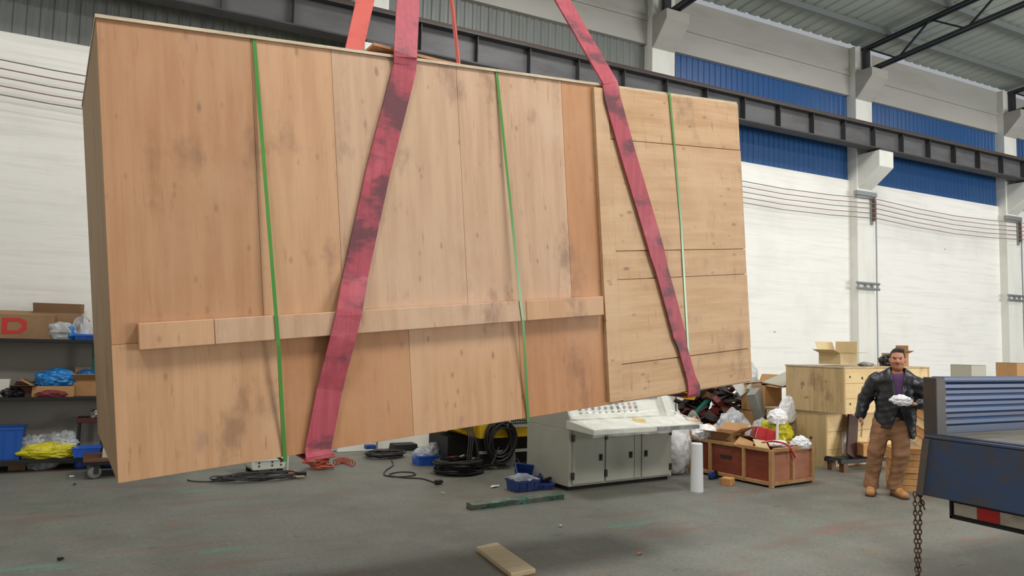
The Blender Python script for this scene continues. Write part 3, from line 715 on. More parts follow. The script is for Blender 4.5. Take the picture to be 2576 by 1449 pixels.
MB().tube(cat_rom([(.22, -.12, .30), (.12, -.18, .16), (.04, -.24, .10)]), .010, 6).build('cable_tail', 'black_cable', hc, smooth=True)
bg_ = bag('clear_plastic_bag', 'clear plastic bag slumped under the hanging black cable coil', 'plastic bag', onz(1283, 1172)+Vector((0, 0, 0)), (.07, .06, .14), 5, 'clear_bag', .4, 3)
# big coil on the floor
cp = onz(1153, 1190)
cc = MB().tube(coil_pts((0, 0, .022), .27, 17, .15, .13, 7, sq=.9), .0135, 6).build('floor_cable_coil', 'black_cable', smooth=True); cc.location = cp
tag(cc, 'large flat coil of thick black cable on the floor before the yellow machine', 'cable coil')
MB().tube(cat_rom([(.05, .2, .14), (.14, .12, .19), (.20, .0, .18), (.16, -.06, .15)]), .012, 6).build('cable_end', 'black_cable', cc, smooth=True)
MB().lathe([(.012, 0), (.018, .01), (.018, .06), (.010, .07)], 10, (.06, .10, .185), eul(70, 0, 40)).build('connector', 'steel', cc)
MB().box((-.02, .16, .175), (.07, .02, .016), eul(0, 0, 12)).build('pink_tag', 'reflect_red', cc)
MB().box((.21, -.02, .17), (.10, .03, .02), eul(0, 20, 50)).build('tape_wrap', 'cardboard', cc, .004)
# cable heap further left with its plug lead
c2 = MB().tube(coil_pts((0, 0, .015), .24, 9, .06, .2, 12, sq=.8), .010, 6).build('flat_cable_coil', 'black_cable', smooth=True); c2.location = onz(968, 1150)
tag(c2, 'flattened black cable coil with a loose looping lead and plug', 'cable coil')
l0 = onz(968, 1150); ld = [onz(a, b) - l0 + Vector((0, 0, .01)) for a, b in ((985, 1160), (989, 1172), (972, 1184), (966, 1195), (985, 1201), (1025, 1200), (1045, 1196), (1035, 1190), (1000, 1190), (978, 1197), (1010, 1203), (1060, 1206), (1088, 1214), (1098, 1218))]
MB().tube(cat_rom(ld, 5), .008, 6).build('lead', 'black_cable', c2, smooth=True)
pl = onz(1102, 1219)-l0
q_ = MB(); q_.box(pl+Vector((0, 0, .03)), (.085, .05, .05), eul(0, 0, 12)); q_.box(pl+Vector((.05, .01, .03)), (.03, .03, .03), eul(0, 0, 12)); q_.build('plug', 'black_plastic', c2, .008)
# low black scrap steel plates / boxes lying behind that coil
for i, (x, y, w_, d_, h_, mt) in enumerate(((935, 1146, .16, .12, .06, 'bin_navy'), (1020, 1134, .4, .25, .10, 'machine_black'), (1098, 1148, .22, .2, .12, 'machine_black'))):
    o = MB().prism([(-w_/2, 0), (w_/2, 0), (w_/2*.9, h_), (-w_/2*.9, h_)], 'y', -d_/2, d_/2).build('metal_case' if i else 'small_navy_case', mt, bev=.01); o.location = onz(x, y)+Vector((0, .1, 0))
    tag(o, ('small navy case lying on the flattened black cable coil', 'low black metal case on the floor between the flat coil and the blue tote', 'squat black metal case just behind the blue tote')[i], 'case')
    if i == 0: o.location.z = .085
# blue tote with bags
tp = onz(1085, 1172); tt = bin_('plastic_tote', 'bright blue plastic tote heaped with clear plastic bags', 'tote', tp+Vector((0, .16, 0)), R(0), (.36, .30, .135), 'bin_blue')
for i, (dx, dy, rx, rz_) in enumerate(((-.07, 0, .13, .10), (.08, .02, .10, .13))):
    bag('clear_plastic_bag', ('low', 'upright')[i]+' clear plastic bag lying in the bright blue tote', 'plastic bag', tp+Vector((dx, .16+dy, .06)), (rx, .11, rz_), 21+i, 'clear_bag', .5, 3)
MB_ = MB().box((0, 0, .065), (.09, .02, .13), eul(-8, 0, 0)).build('grey_card', 'carton_grey'); MB_.location = onz(1123, 1168)+Vector((0, .04, 0)); tag(MB_, 'grey card leaning beside the bright blue tote', 'card')
# three small navy bins by the console
b1 = bin_('parts_bin', 'navy parts bin covered by a crumpled plastic sheet', 'parts bin', onz(1322, 1238)+Vector((.02, .12, 0)), R(5), (.30, .24, .13), 'bin_navy', 'navy parts bins by the console')
s_ = MB().grid(lambda u, v: (-.16+.32*u, -.14+.28*v, .135+.05*math.sin(math.pi*u)*math.sin(math.pi*v)+.02*noise.noise(Vector((u*5, v*5, 2)))), 12, 10).build('plastic_sheet', 'clear_bag', b1)
b2_ = bin_('parts_bin', 'navy parts bin tipped up against its neighbours with fittings inside', 'parts bin', onz(1342, 1222)+Vector((.02, .22, .06)), 0, (.30, .22, .11), 'bin_navy', 'navy parts bins by the console', (R(26), R(8), R(-16)))
for i in range(5): MB().lathe([(.008, 0), (.012, .01), (.012, .05), (.006, .055)], 8, (-.06+.035*i, -.03+.02*(i % 2), .03), eul(80, 0, 37*i)).build('fitting', 'steel', b2_)
b3_ = bin_('parts_bin', 'low navy parts bin pushed against the console corner', 'parts bin', onz(1384, 1232)+Vector((-.06, .10, 0)), R(-10), (.24, .20, .075), 'bin_navy', 'navy parts bins by the console')
MB().box((.10, .08, .09), (.16, .035, .03), eul(0, -8, 24)).build('black_tool', 'black_plastic', b3_, .005)
# green painted timber
a_, b_ = onz(1186, 1284), onz(1418, 1256); mb = MB(); L_ = (b_-a_).length; n = 12; d_ = (b_-a_)/L_; s1 = Vector((-d_.y, d_.x, 0))
sec = []
for i in range(n+1):
    c = a_ + d_*(L_*i/n); w_ = .055+.008*noise.noise(Vector((i*.7, 1, 2))); h_ = .062+.010*noise.noise(Vector((i*.9, 5, 2))); off = .01*noise.noise(Vector((i*.5, 7, 2)))
    sec.append([c+s1*(w_*q*2+.05+off)+Vector((0, 0, z)) for q, z in ((-.5, 0), (-.5, h_*.8), (-.32, h_), (.5, h_), (.5, 0))])
vs = [p for r_ in sec for p in r_]; fs = [(i*5+j, i*5+(j+1) % 5, i*5+5+(j+1) % 5, i*5+5+j) for i in range(n) for j in range(5)] + [(4, 3, 2, 1, 0), tuple(n*5+j for j in range(5))]
o = MB().add(vs, fs).build('painted_timber', 'green_beam'); tag(o, 'battered timber with flaking green paint lying on the open floor', 'timber')
# pale plank in the foreground
p1, p2, p3 = onz(1197, 1386), onz(1250, 1374), onz(1345, 1441); d_ = (p3-p2).normalized(); w_ = (p1-p2).length; s1 = Vector((d_.y, -d_.x, 0))
if s1.dot(p1-p2) < 0: s1 = -s1
pk = MB(); T_ = .035
v0 = [p2, p1, p3+s1*w_*.95+d_*.06, p3+d_*.02]
pk.add([v+Vector((0, 0, z)) for z in (0, T_) for v in v0], [(3, 2, 1, 0), (4, 5, 6, 7), (0, 1, 5, 4), (1, 2, 6, 5), (2, 3, 7, 6), (3, 0, 4, 7)])
o = pk.build('loose_plank', 'plank_pale', bev=.006); tag(o, 'short pale raw plank lying alone on the grey floor', 'plank')

# ================================================================== LEFT OF THE MACHINE: hoses, welder, trolley
op = onz(803, 1180); o = MB().tube(coil_pts((0, 0, .03), .12, 9, .14, .35, 31, n=18, sq=.8), .012, 6).build('orange_hose_bundle', 'orange_hose', smooth=True); o.location = op; tag(o, 'tangled bundle of orange air hose on the floor', 'hose')
hs = [onz(842+i*.62, 1172-6*math.sin(i*.05)) + Vector((.035*math.cos(i*.7), .0, .045+.040*math.sin(i*.7))) for i in range(0, 74)]
o = MB().tube(hs, .007, 6).build('spiral_hose', 'orange_hose', smooth=True); tag(o, 'spiral orange air hose stretched on the floor beside the tangled bundle', 'hose')
wp = onz(672, 1192); wd_ = thing('welding_power_unit', 'off-white metal power unit on black feet showing under the crate', 'machine', wp+Vector((0, .12, 0)), R(8))
MB().prism([(-.19, .05), (.19, .05), (.21, .09), (.21, .42), (-.21, .42), (-.21, .09)], 'y', -.12, .25).build('case', 'white_metal', wd_, .01)
MB().b2((-.17, -.135, .16), (.17, -.118, .20)).build('front_strip', 'console_panel', wd_)
for x in (-.12, .04, .15):
    for z in (.10, .14, .23): MB().lathe([(.010, 0), (.012, .006), (.006, .01)], 8, (x, -.12, z), eul(90, 0, 0)).build('screw', 'steel_dark', wd_)
for x in (-.15, .15):
    for y in (-.08, .2): MB().b2((x-.03, y-.03, 0), (x+.03, y+.03, .05)).build('foot', 'rubber', wd_)
MB().tube([(.235, -.12, .02), (.235, -.12, .36)], .010, 8).build('side_rod', 'white_metal', wd_)
hp = onz(655, 1206); pts = []
for i in range(120):
    a = i*.46; k = i/120; pts.append((.42*math.cos(a)*(1+.25*math.sin(i*.37))+.10*math.sin(i*.11), .17*math.sin(a)*(1+.3*math.cos(i*.29)), .02+.035*abs(math.sin(i*.8))))
o = MB().tube(cat_rom(pts, 3), .0075, 5).build('cable_tangle', 'black_cable', smooth=True); o.location = hp; tag(o, 'tangle of thin black cables spread in front of the off-white power unit', 'cable')
MB().tube(cat_rom([(-.35, 0, .01), (-.6, .02, .01), (-.75, .12, .01), (-.78, .22, .01)]), .007, 6).build('loose_lead', 'black_cable', o)
cz = [onz(738, 1204), onz(750, 1192)]
cl_ = thing('welding_clamp', 'dark clamp with orange and pale handles at the end of the cable tangle', 'clamp', cz[0], R(-10))
MB().box((.08, .03, .05), (.14, .05, .05), eul(0, 0, -8)).build('jaw', 'steel_dark', cl_, .006); MB().box((.0, -.02, .035), (.16, .025, .022), eul(0, 8, -14)).build('handle', 'red_ply_light', cl_, .006); MB().box((.06, -.05, .03), (.14, .02, .02), eul(0, -6, -22)).build('handle', 'plank_pale', cl_, .006); MB().box((-.03, .05, .045), (.07, .03, .04)).build('grip', 'orange_hose', cl_, .008)

# trolley with castor, bins and box
tr = thing('castor_trolley', 'black platform trolley on castors beside the steel rack', 'trolley', onz(248, 1206)+Vector((0, .05, 0)), R(3))
MB().b2((-.16, -.06, .16), (.85, .5, .20)).build('platform', 'black_plastic', tr, .006); MB().b2((-.17, -.07, .20), (.86, .51, .235)).build('deck', 'scrap_brown', tr, .004)
for x in (-.05, .72):
    for y in (0, .42):
        w_ = MB().lathe([(.03, -.022), (.068, -.026), (.075, 0), (.068, .026), (.03, .022)], 18, (x, y, .075), eul(90, 0, 20)).build('castor_wheel', 'rubber_grey', tr, smooth=True)
        k_ = MB(); k_.box((x+.02, y-.035, .11), (.05, .006, .10)); k_.box((x+.02, y+.035, .11), (.05, .006, .10)); k_.box((x+.02, y, .158), (.07, .08, .008)); k_.build('fork', 'steel_dark', w_)
o = MB().prism([(-.10, 0), (.14, 0), (.14, .09), (-.10, .09)], 'y', -.04, .25).build('grey_carton', 'carton_grey', bev=.004); o.location = tr.location+Vector((.12, .05, .235)); tag(o, 'small grey carton sitting on the castor trolley', 'box')
for i, (x, y, r_) in enumerate(((203, 1180, .085), (276, 1176, .075))):
    o = thing('blue_drum', ('round blue plastic tub on the floor left of the trolley castor', 'small blue plastic tub almost hidden behind the trolley')[i], 'tub', onz(x, y)+Vector((0, .12, 0)))
    MB().lathe([(r_*.85, 0), (r_, .02), (r_, .17), (r_*1.05, .175), (r_*1.05, .19), (r_*.9, .19), (r_*.85, .03)], 20).build('tub_body', 'bin_blue', o, smooth=False); MB().lathe([(r_*1.06, .165), (r_*1.08, .172), (r_*1.06, .18)], 20).build('rim_ring', 'bin_blue', o)

# ================================================================== STEEL RACK WITH ITS CLUTTER
RX0, RX1, RY = -4.2, .75, 10.55; rk = thing('steel_rack', 'long black steel shelving rack loaded with boxes and bags against the white wall', 'shelving', (0, RY, 0))
for z in (.16, .90, 1.60): MB().b2((RX0, 0, z-.045), (RX1, .60, z)).build('shelf', 'shelf_black', rk, .004)
for x in (RX0, -2.55, .68):
    for y in (.002, .55): MB().b2((x, y, 0), (x+.05, y+.045, 1.60)).build('upright', 'shelf_black', rk)
for z0, z1 in ((.16, .855), (.90, 1.555)): MB().b2((RX0, .575, z0), (RX1, .59, z1)).build('back_panel', 'shelf_back', rk)
MB().b2((-.46, .30, .90), (-.40, .34, 1.555)).build('divider', 'scrap_green', rk)
def sh(x, y, z, dy=.2):
    p = ony(x, y, RY+dy); return Vector((p.x, RY+dy, z))
bx = carton('carton', 'cardboard carton printed with a red letter D on the top shelf', 'box', sh(48, 850, 1.6, .17), 0, (.72, .22, .29), 'cardboard_dull', {'f': -80, 'b': 60, 'l': 50})
ring = MB()
outer = [(-.30, .05), (-.30, .245), (-.13, .25), (-.055, .215), (-.045, .12), (-.11, .06)]; inner = [(-.245, .095), (-.245, .20), (-.15, .205), (-.105, .185), (-.10, .13), (-.135, .10)]
for i in range(6):
    j = (i+1) % 6; outer=[(p+.13,q) for p,q in outer] if i==0 else outer; inner=[(p+.13,q) for p,q in inner] if i==0 else inner; ring.hexa([(outer[i][0], -.1125, outer[i][1]), (outer[j][0], -.1125, outer[j][1]), (inner[i][0], -.1125, inner[i][1]), (inner[j][0], -.1125, inner[j][1]),
        (outer[i][0], -.1102, outer[i][1]), (outer[j][0], -.1102, outer[j][1]), (inner[i][0], -.1102, inner[i][1]), (inner[j][0], -.1102, inner[j][1])])
tag(ring.build('printed_letter', 'red_ink', bx), 'red letter D')
carton('carton', 'large open brown carton with a drooping flap behind the clear bag on the top shelf', 'box', sh(145, 845, 1.6, .42), R(-4), (.52, .26, .33), 'cardboard_dull', {'f': 25, 'b': -10, 'r': 140, 'l': -30})
bag('clear_plastic_bag', 'greyish clear plastic bag in front of the open carton on the top shelf', 'plastic bag', sh(150, 848, 1.6, .12), (.16, .11, .12), 33, 'grey_bag', .5, 3)
bag('blue_plastic_bag', 'small bright blue bag beside the clear bag on the top shelf', 'plastic bag', sh(177, 845, 1.6, .10), (.06, .06, .10), 34, 'bag_blue', .5, 3)
bag('clear_plastic_bag', 'tall clear plastic bag hanging over the blue bin on the top shelf', 'plastic bag', sh(203, 838, 1.6, .20), (.09, .09, .17), 35, 'clear_bag', .5, 3)
bin_('shallow_bin', 'shallow blue plastic bin at the end of the top shelf', 'bin', sh(222, 853, 1.6, .18), 0, (.30, .3, .07), 'bin_blue')
o = MB().b2((-.10, -.1, 0), (.10, .1, .21)).build('white_carton', 'carton_white', bev=.004); o.location = sh(0, 990, .90, .2); tag(o, 'plain white carton on the middle shelf', 'box')
carton('carton', 'dark low carton with one flap folded out on the middle shelf', 'box', sh(62, 993, .90, .25), 0, (.26, .3, .12), 'scrap_brown', {'f': 80, 'b': 75})
c_ = carton('cut_down_carton', 'cut-down cardboard tray holding a blue bag on the middle shelf', 'box', sh(137, 993, .90, .2), R(-2), (.44, .3, .13), 'cardboard', {'b': 10, 'l': 60})
bag('blue_plastic_bag', 'crumpled blue plastic bag heaped in the cardboard tray on the middle shelf', 'plastic bag', sh(143, 965, 1.0, .22), (.23, .14, .13), 41, 'bag_blue', .45, 4)
bag('dark_rag', 'dark maroon rag at the front of the middle shelf', 'rag', sh(128, 996, .90, .03), (.15, .05, .045), 42, 'scrap_red', .5, 3)
carton('carton', 'open carton with a wide front flap and dark inside on the middle shelf', 'box', sh(217, 994, .90, .3), 0, (.30, .3, .20), 'cardboard', {'f': 60, 'b': 10})
bag('blue_plastic_bag', 'flat blue plastic bag poking out of the carton with the wide front flap', 'plastic bag', sh(220, 945, 1.12, .32), (.11, .08, .06), 43, 'bag_blue', .4, 3)
for i, (x, w_) in enumerate(((60, .09), (78, .07))):
    bag('black_bag', ('black crumpled bag next to the white carton on the middle shelf', 'small black bag beside the dark low carton')[i], 'bag', sh(x-35, 996, .90, .08), (w_, .08, .06), 46+i, 'black_plastic', .5, 3)
# bottom shelf
bin_('storage_bin', 'big blue storage bin at the open end of the bottom shelf', 'bin', sh(12, 1152, .16, .22), 0, (.36, .35, .38), 'drum_blue')
for i, (x, rx, rz_, dy) in enumerate(((75, .12, .15, .2), (118, .20, .15, .3), (160, .13, .11, .2))):
    bag('clear_plastic_bag', ('clear bag beside the big blue storage bin', 'wide clear bag behind the yellow sack', 'rounded grey clear bag on the yellow sack')[i]+' on the bottom shelf', 'plastic bag', sh(x, 1150, .16+(.10 if i == 2 else 0), dy), (rx, .13, rz_), 51+i, 'clear_bag', .55, 4)
bag('yellow_sack', 'flat yellow sack spilling over the edge of the bottom shelf', 'sack', sh(125, 1150, .16, .12), (.32, .14, .10), 55, 'yellow_bag', .4, 4)
mc = thing('metal_frame_stand', 'dark metal frame stand with a red top plate at the rack end', 'stand', sh(218, 1150, .16, .3))
for x in (-.12, .14):
    for y in (-.1, .12): MB().b2((x, y, 0), (x+.03, y+.03, .40)).build('leg', 'machine_black', mc)
MB().b2((-.13, -.12, .40), (.18, .16, .46)).build('top_plate', 'scrap_red', mc, .006)
bag('foil_bundle', 'shiny foil bundle on the red plate of the metal frame stand', 'foil', sh(240, 1010, .62, .2), (.06, .05, .06), 57, 'steel', .5, 3)
bin_('storage_bin', 'bright blue bin below the metal frame stand', 'bin', sh(218, 1140, .16, .06), 0, (.30, .16, .13), 'bin_blue')
# on the floor before the rack
o = MB().b2((-.09, -.08, 0), (.09, .08, .11)).build('small_carton', 'cardboard_dull', bev=.004); o.location = onz(42, 1183)+Vector((0, .06, 0)); tag(o, 'small cardboard carton on the floor under the rack', 'box')
bag('clear_plastic_bag', 'clear plastic bag fallen on the floor in front of the rack', 'plastic bag', onz(105, 1181)+Vector((0, .05, 0)), (.17, .12, .10), 61, 'clear_bag', .6, 4)

# ================================================================== RIGHT: sack, roll, red crate, scrap heap
sk = bag('bulk_sack', 'bulging white woven sack beside the console', 'sack', onz(1722, 1196)+Vector((-.02, .24, 0)), (.28, .25, .42), 63, 'white_sack', .22, 4, 1.6, .8)
rl = thing('wrapped_roll', 'white wrapped roll standing upright on the open floor', 'roll', onz(1760, 1240)+Vector((.01, .06, 0)))
MB().lathe([(.070, 0), (.075, .01), (.070, .30), (.066, .55), (.060, .56), (.03, .56), (.03, .5)], 20).build('roll_body', 'foam_white', rl, smooth=False)
MB().lathe([(.078, 0), (.080, .10), (.073, .40), (.069, .565)], 20).build('wrap', 'clear_film', rl)
# wooden block post behind the roll
bk = MB().box((0, 0, .27), (.10, .16, .54), eul(0, 0, -24)).build('wooden_post', 'board_warm', bev=.004); bk.location = onz(1772, 1185)+Vector((.1, .4, .13)); bk.location.z = .0; tag(bk, 'upright orange-brown wooden post behind the white roll', 'post')
MB().box((.02, 0, .60), (.17, .30, .13), eul(0, 0, -24)).build('head_block', 'board_warm', bk, .004)
rc = thing('open_crate', 'open red-brown plywood crate with pale battens full of packing waste', 'crate', (6.93, 6.56, 0), R(7))
RW, RD, RH = .86, 1.34, .43
for (x0, y0, x1, y1, mt) in ((.02, .03, RW-.02, .04, 'red_ply_light'), (.02, RD-.04, RW-.02, RD-.03, 'red_ply'), (.03, .04, .04, RD-.04, 'red_ply'), (RW-.04, .04, RW-.03, RD-.04, 'red_ply')):
    MB().b2((x0, y0, .05), (x1, y1, RH)).build('panel', mt, rc)
MB().b2((.03, .03, .05), (RW-.03, RD-.03, .07)).build('bottom_panel', 'red_ply', rc)
for x in (0, RW-.05):
    for y in (0, RD-.05): MB().b2((x, y, 0), (x+.05, y+.05, RH+.02)).build('corner_post', 'batten_wood', rc, .003)
MB().b2((RW/2-.022, -.002, .05), (RW/2+.022, .03, RH)).build('upright_batten', 'batten_wood', rc, .003)
for y in (.40, .94):
    MB().b2((-.002, y, .02), (.03, y+.045, RH)).build('upright_batten', 'batten_wood', rc, .003); MB().b2((RW-.03, y, .02), (RW+.002, y+.045, RH)).build('upright_batten', 'batten_wood', rc, .003)
for z in (.03, RH):
    MB().b2((.05, -.004, z-.005), (RW-.05, .035, z+.038)).build('rail', 'batten_wood', rc, .003); MB().b2((.05, RD-.035, z-.005), (RW-.05, RD+.004, z+.038)).build('rail', 'batten_wood', rc, .003)
    MB().b2((-.004, .05, z-.005), (.035, RD-.05, z+.038)).build('rail', 'batten_wood', rc, .003); MB().b2((RW-.035, .05, z-.005), (RW+.004, RD-.05, z+.038)).build('rail', 'batten_wood', rc, .003)
st = MB(); st.b2((.026, .62, .25), (.0295, .80, .30)); tag(st.build('stencil_mark', 'black_ink', rc), 'smudged black stencil mark')
rcm = Matrix.Translation((6.93, 6.56, 0)) @ Matrix.Rotation(R(7), 4, 'Z')
def inrc(x, y, z): return rcm @ Vector((x, y, z))
carton('carton', 'open tan carton thrown on its side in the red-brown crate', 'box', inrc(.30, .95, .30), R(20), (.40, .36, .26), 'cardboard', {'f': 60, 'b': 70, 'l': 80, 'r': 60})
for i, (x, y, z, w_, d_, rx, ry, rz_, mt) in enumerate(((.16, .80, .47, .30, .05, 8, -12, 70, 'scrap_brown'), (.14, .52, .46, .30, .20, 20, -14, 30, 'cardboard'), (.32, .40, .46, .34, .16, 6, -10, 52, 'cardboard_pale'), (.50, .75, .47, .42, .34, -6, 16, 12, 'cardboard_dull'), (.55, .30, .44, .22, .10, 10, -6, -20, 'cardboard'))):
    o = MB().box((0, 0, 0), (w_, d_, .012)).build('packing_board', mt); o.location = inrc(x, y, z); o.rotation_euler = (R(rx), R(ry), R(rz_))
    tag(o, ('dark brown strip of wood sticking out over the crate rail', 'bent tan cardboard scrap beside the dark strip', 'long pale cardboard scrap lying across the crate', 'broad brown board leaning inside the crate', 'narrow tan cardboard scrap next to the red case')[i], 'board', 'packing scraps in the red-brown crate')
MB_ = MB().add([(-.16, -.10, 0), (.16, -.10, 0), (.16, .10, .0), (-.16, .10, 0), (-.14, -.08, .18), (.15, -.09, .20), (.14, .08, .2), (-.15, .08, .19)], [(3, 2, 1, 0), (4, 5, 6, 7), (0, 1, 5, 4), (1, 2, 6, 5), (2, 3, 7, 6), (3, 0, 4, 7)]).build('red_case', 'red_plastic', bev=.015)
MB_.location = inrc(.64, .62, .43); MB_.rotation_euler = (R(-14), R(18), R(-25)); tag(MB_, 'dark red plastic case lying on the waste in the crate', 'case')
o = MB().box((0, 0, 0), (.028, .02, .44)).build('white_stick', 'carton_white'); o.location = inrc(.60, .36, .58); o.rotation_euler = (R(-20), R(26), 0); tag(o, 'white stick propped against the dark red case', 'stick')
bag('foam_piece', 'white foam lump hanging over the short end of the crate', 'foam', inrc(.66, .06, .43), (.14, .09, .08), 71, 'foam_white', .5, 4)
bag('foam_piece', 'white foam lump at the far corner of the crate by the sack', 'foam', inrc(.12, 1.15, .44), (.16, .16, .11), 72, 'foam_white', .4, 4)
bag('paper_wad', 'crumpled white paper next to the white stick', 'paper', inrc(.46, .24, .43), (.13, .10, .05), 73, 'paper', .5, 3)
o = MB().tube(cat_rom([(.20, .30, .50), (.30, .20, .52), (.34, .04, .50), (.36, -.03, .42), (.40, -.04, .34)]), .012, 6).build('red_strap', 'reflect_red'); o.matrix_world = rcm; tag(o, 'red strap hanging over the rail of the red-brown crate', 'strap')
bag('clear_plastic_bag', 'large sheet of clear plastic bunched behind the red-brown crate', 'plastic bag', Vector((7.92, 8.22, .0)), (.34, .18, .42), 74, 'clear_bag', .5, 4)
tp_ = thing('tape_dispenser', 'small dark tape dispenser on the floor beside the red-brown crate', 'tape dispenser', onz(1803, 1207)+Vector((0, .05, 0)), R(12))
MB().prism([(-.09, 0), (.07, 0), (.07, .03), (.05, .10), (.03, .11), (.02, .05), (-.09, .03)], 'y', -.02, .02).build('dispenser_body', 'black_plastic', tp_, .004); MB().lathe([(.022, -.02), (.05, -.02), (.05, .02), (.022, .02)], 16, (-.05, 0, .055), eul(90, 0, 0)).build('tape_reel', 'bin_navy', tp_)
o = MB().box((0, 0, .045), (.15, .13, .09)).build('wood_block', 'board_warm', bev=.006); o.location = onz(1838, 1222)+Vector((0, .05, 0)); o.rotation_euler = (0, 0, R(25)); tag(o, 'small square wood block on the floor before the red-brown crate', 'block')

# scrap heap of painted offcuts
hc_ = onz(1800, 1142)+Vector((.30, .40, 0)); hr = random.Random(5); srcs = {}
kinds = [('scrap_dark', 'near-black offcut in the scrap heap behind the console'), ('scrap_red', 'dark red offcut in the scrap heap behind the console'), ('scrap_green', 'teal green offcut in the scrap heap behind the console'), ('scrap_brown', 'brown wooden offcut in the scrap heap behind the console')]
shapes = [(.42, .07, .04), (.22, .14, .08), (.30, .20, .02), (.55, .05, .05), (.14, .12, .10), (.36, .12, .03)]
for i in range(240):
    k = hr.choices(range(4), (6, 3.2, .9, 1.0))[0]; s_ = hr.randrange(len(shapes)); key = (k, s_)
    lay = i/240; zz = 1.16*lay**1.05; rr = 1.22*(1-.72*lay); a = hr.uniform(0, 2*math.pi); r_ = rr*math.sqrt(hr.uniform(.05, 1))
    loc = hc_ + Vector((r_*math.cos(a)*1.0, r_*math.sin(a)*.75, max(.05, zz*(1-.35*r_/1.2)+hr.uniform(-.03, .05))))
    w_, d_, h_ = shapes[s_]
    if key not in srcs:
        srcs[key] = MB().prism([(-w_/2, -h_/2), (w_/2, -h_/2), (w_/2*.86, h_/2), (-w_/2, h_/2)], 'y', -d_/2, d_/2).build('offcut', kinds[k][0]); o = srcs[key]
    else: o = srcs[key].copy(); COL.objects.link(o)
    o.location = loc; o.rotation_euler = (hr.uniform(-.7, .7), hr.uniform(-.75, .75), hr.uniform(0, 6.3)); tag(o, kinds[k][1], 'offcut', 'offcuts in the scrap heap')
o = MB().prism([(-.11, 0), (.11, 0), (.15, .14), (-.15, .14)], 'y', -.12, .12).build('yellow_tub', 'yellow_paint', bev=.01); yq = ony(1722, 992, hc_.y-.05); o.location = yq+Vector((0, 0, -.06)); o.rotation_euler = (R(10), R(6), R(10)); tag(o, 'yellow plastic tub on top of the scrap heap', 'tub')
def slab(name, label, cat, px_, Y, size, rot, mat):
    p = ony(*px_, Y); o = MB().box((0, 0, 0), size).build(name, mat, bev=.006); o.location = p; o.rotation_euler = [R(q) for q in rot]; return tag(o, label, cat)
slab('grey_block', 'light grey speckled block tilted at the edge of the scrap heap', 'block', (1905, 1015), 8.55, (.26, .14, .42), (-10, -22, 24), 'grey_tile')
slab('grey_block', 'darker grey panel tilted behind the light grey speckled block', 'panel', (1897, 975), 8.75, (.34, .06, .20), (-20, -32, 20), 'carton_grey')
slab('packing_sheet', 'white sheet lodged at the top of the scrap heap', 'sheet', (1868, 972), 8.85, (.36, .02, .22), (-30, -20, 10), 'carton_white')
carton('carton', 'battered orange-brown carton stacked under the dark sheet beside the stacked crates', 'box', Vector((9.02, 8.75, .70)), R(14), (.50, .42, .40), 'cardboard', {'f': 95, 'b': -80, 'r': 40})
carton('carton', 'brown carton at the bottom of the cardboard stack beside the stacked crates', 'box', Vector((9.02, 8.80, 0)), R(6), (.58, .50, .69), 'cardboard', {'f': -90, 'b': -90})
slab('dark_sheet', 'dark grey sheet sloping over the battered carton', 'sheet', (1975, 953), 8.50, (.62, .4, .02), (6, -16, 4), 'carton_grey')
bag('clear_plastic_bag', 'clear plastic bag on top of the cardboard stack against the white wall', 'plastic bag', Vector((8.92, 8.95, 1.10)), (.16, .16, .20), 81, 'clear_bag', .4, 4)
bag('foam_piece', 'thick white foam sheet leaning on the stacked crates', 'foam', ony(1982, 1035, 7.95)+Vector((0, 0, -.16)), (.16, .08, .22), 82, 'foam_white', .25, 4)
bag('foam_piece', 'curled white foam offcut below the leaning foam sheet', 'foam', ony(1955, 1045, 7.8)+Vector((0, 0, -.12)), (.16, .10, .12), 83, 'foam_white', .35, 4)
bag('yellow_bag', 'crumpled yellow plastic bag between the foam and the red-brown crate', 'plastic bag', ony(1950, 1085, 7.95)+Vector((.02, 0, -.22)), (.25, .18, .24), 84, 'yellow_bag', .5, 4)
bag('grey_rag', 'grey padding holding up the foam beside the lower stacked crate', 'rag', Vector((8.56, 8.28, 0)), (.22, .15, .34), 85, 'grey_bag', .3, 4)

# ================================================================== STACKED PINE CRATES
def pine_crate(label, loc, rz, size, m_left, m_front, nboards, marks):
    w, d, h = size; t = thing('pine_crate', label, 'crate', loc, rz)
    MB().b2((.02, .02, .02), (w-.02, d-.02, h-.02)).build('core', 'crate_core', t)
    for i in range(nboards):
        a, b = h*i/nboards, h*(i+1)/nboards; MB().b2((.03, 0, a+.002), (w-.03, .02, b-.002)).build('front_board', m_front, t, .002)
    for i in range(2): MB().b2((0, d*i/2+.002, 0), (.022, d*(i+1)/2-.002, h)).build('side_board', m_left, t, .002); MB().b2((w-.022, d*i/2+.002, 0), (w, d*(i+1)/2-.002, h)).build('side_board', m_left, t, .002)
    for a in ((-.006, -.006), (w-.028, -.006)): MB().b2((a[0], a[1], 0), (a[0]+.034, a[1]+.03, h)).build('corner_strip', 'pine_dull', t, .003)
    for i in range(3): MB().b2((-.01+(w+.02)*i/3, -.012, h), (-.01+(w+.02)*(i+1)/3-.004, d+.01, h+.022)).build('lid_board', 'pine_dull' if i else 'ply_edge', t, .003)
    MB().b2((.02, d-.022, 0), (w-.02, d, h)).build('back_board', m_left, t)
    for (x, z, r_) in marks: MB().lathe([(r_, 0), (r_*.8, .004), (.002, .005)], 8, (x, -.001, z), eul(90, 0, 0)).build('bolt_mark', 'black_ink', t)
    return t
c1 = pine_crate('weathered pine crate at the bottom of the stack behind the person', (8.86, 7.38, .0), R(4), (1.9, 1.05, .76), 'pine_dull', 'pine', 3, [])
o = MB().b2((.36, -.004, .18), (.48, -.001, .50)).build('paper_label', 'paper', c1); tag(o, 'white paper label')
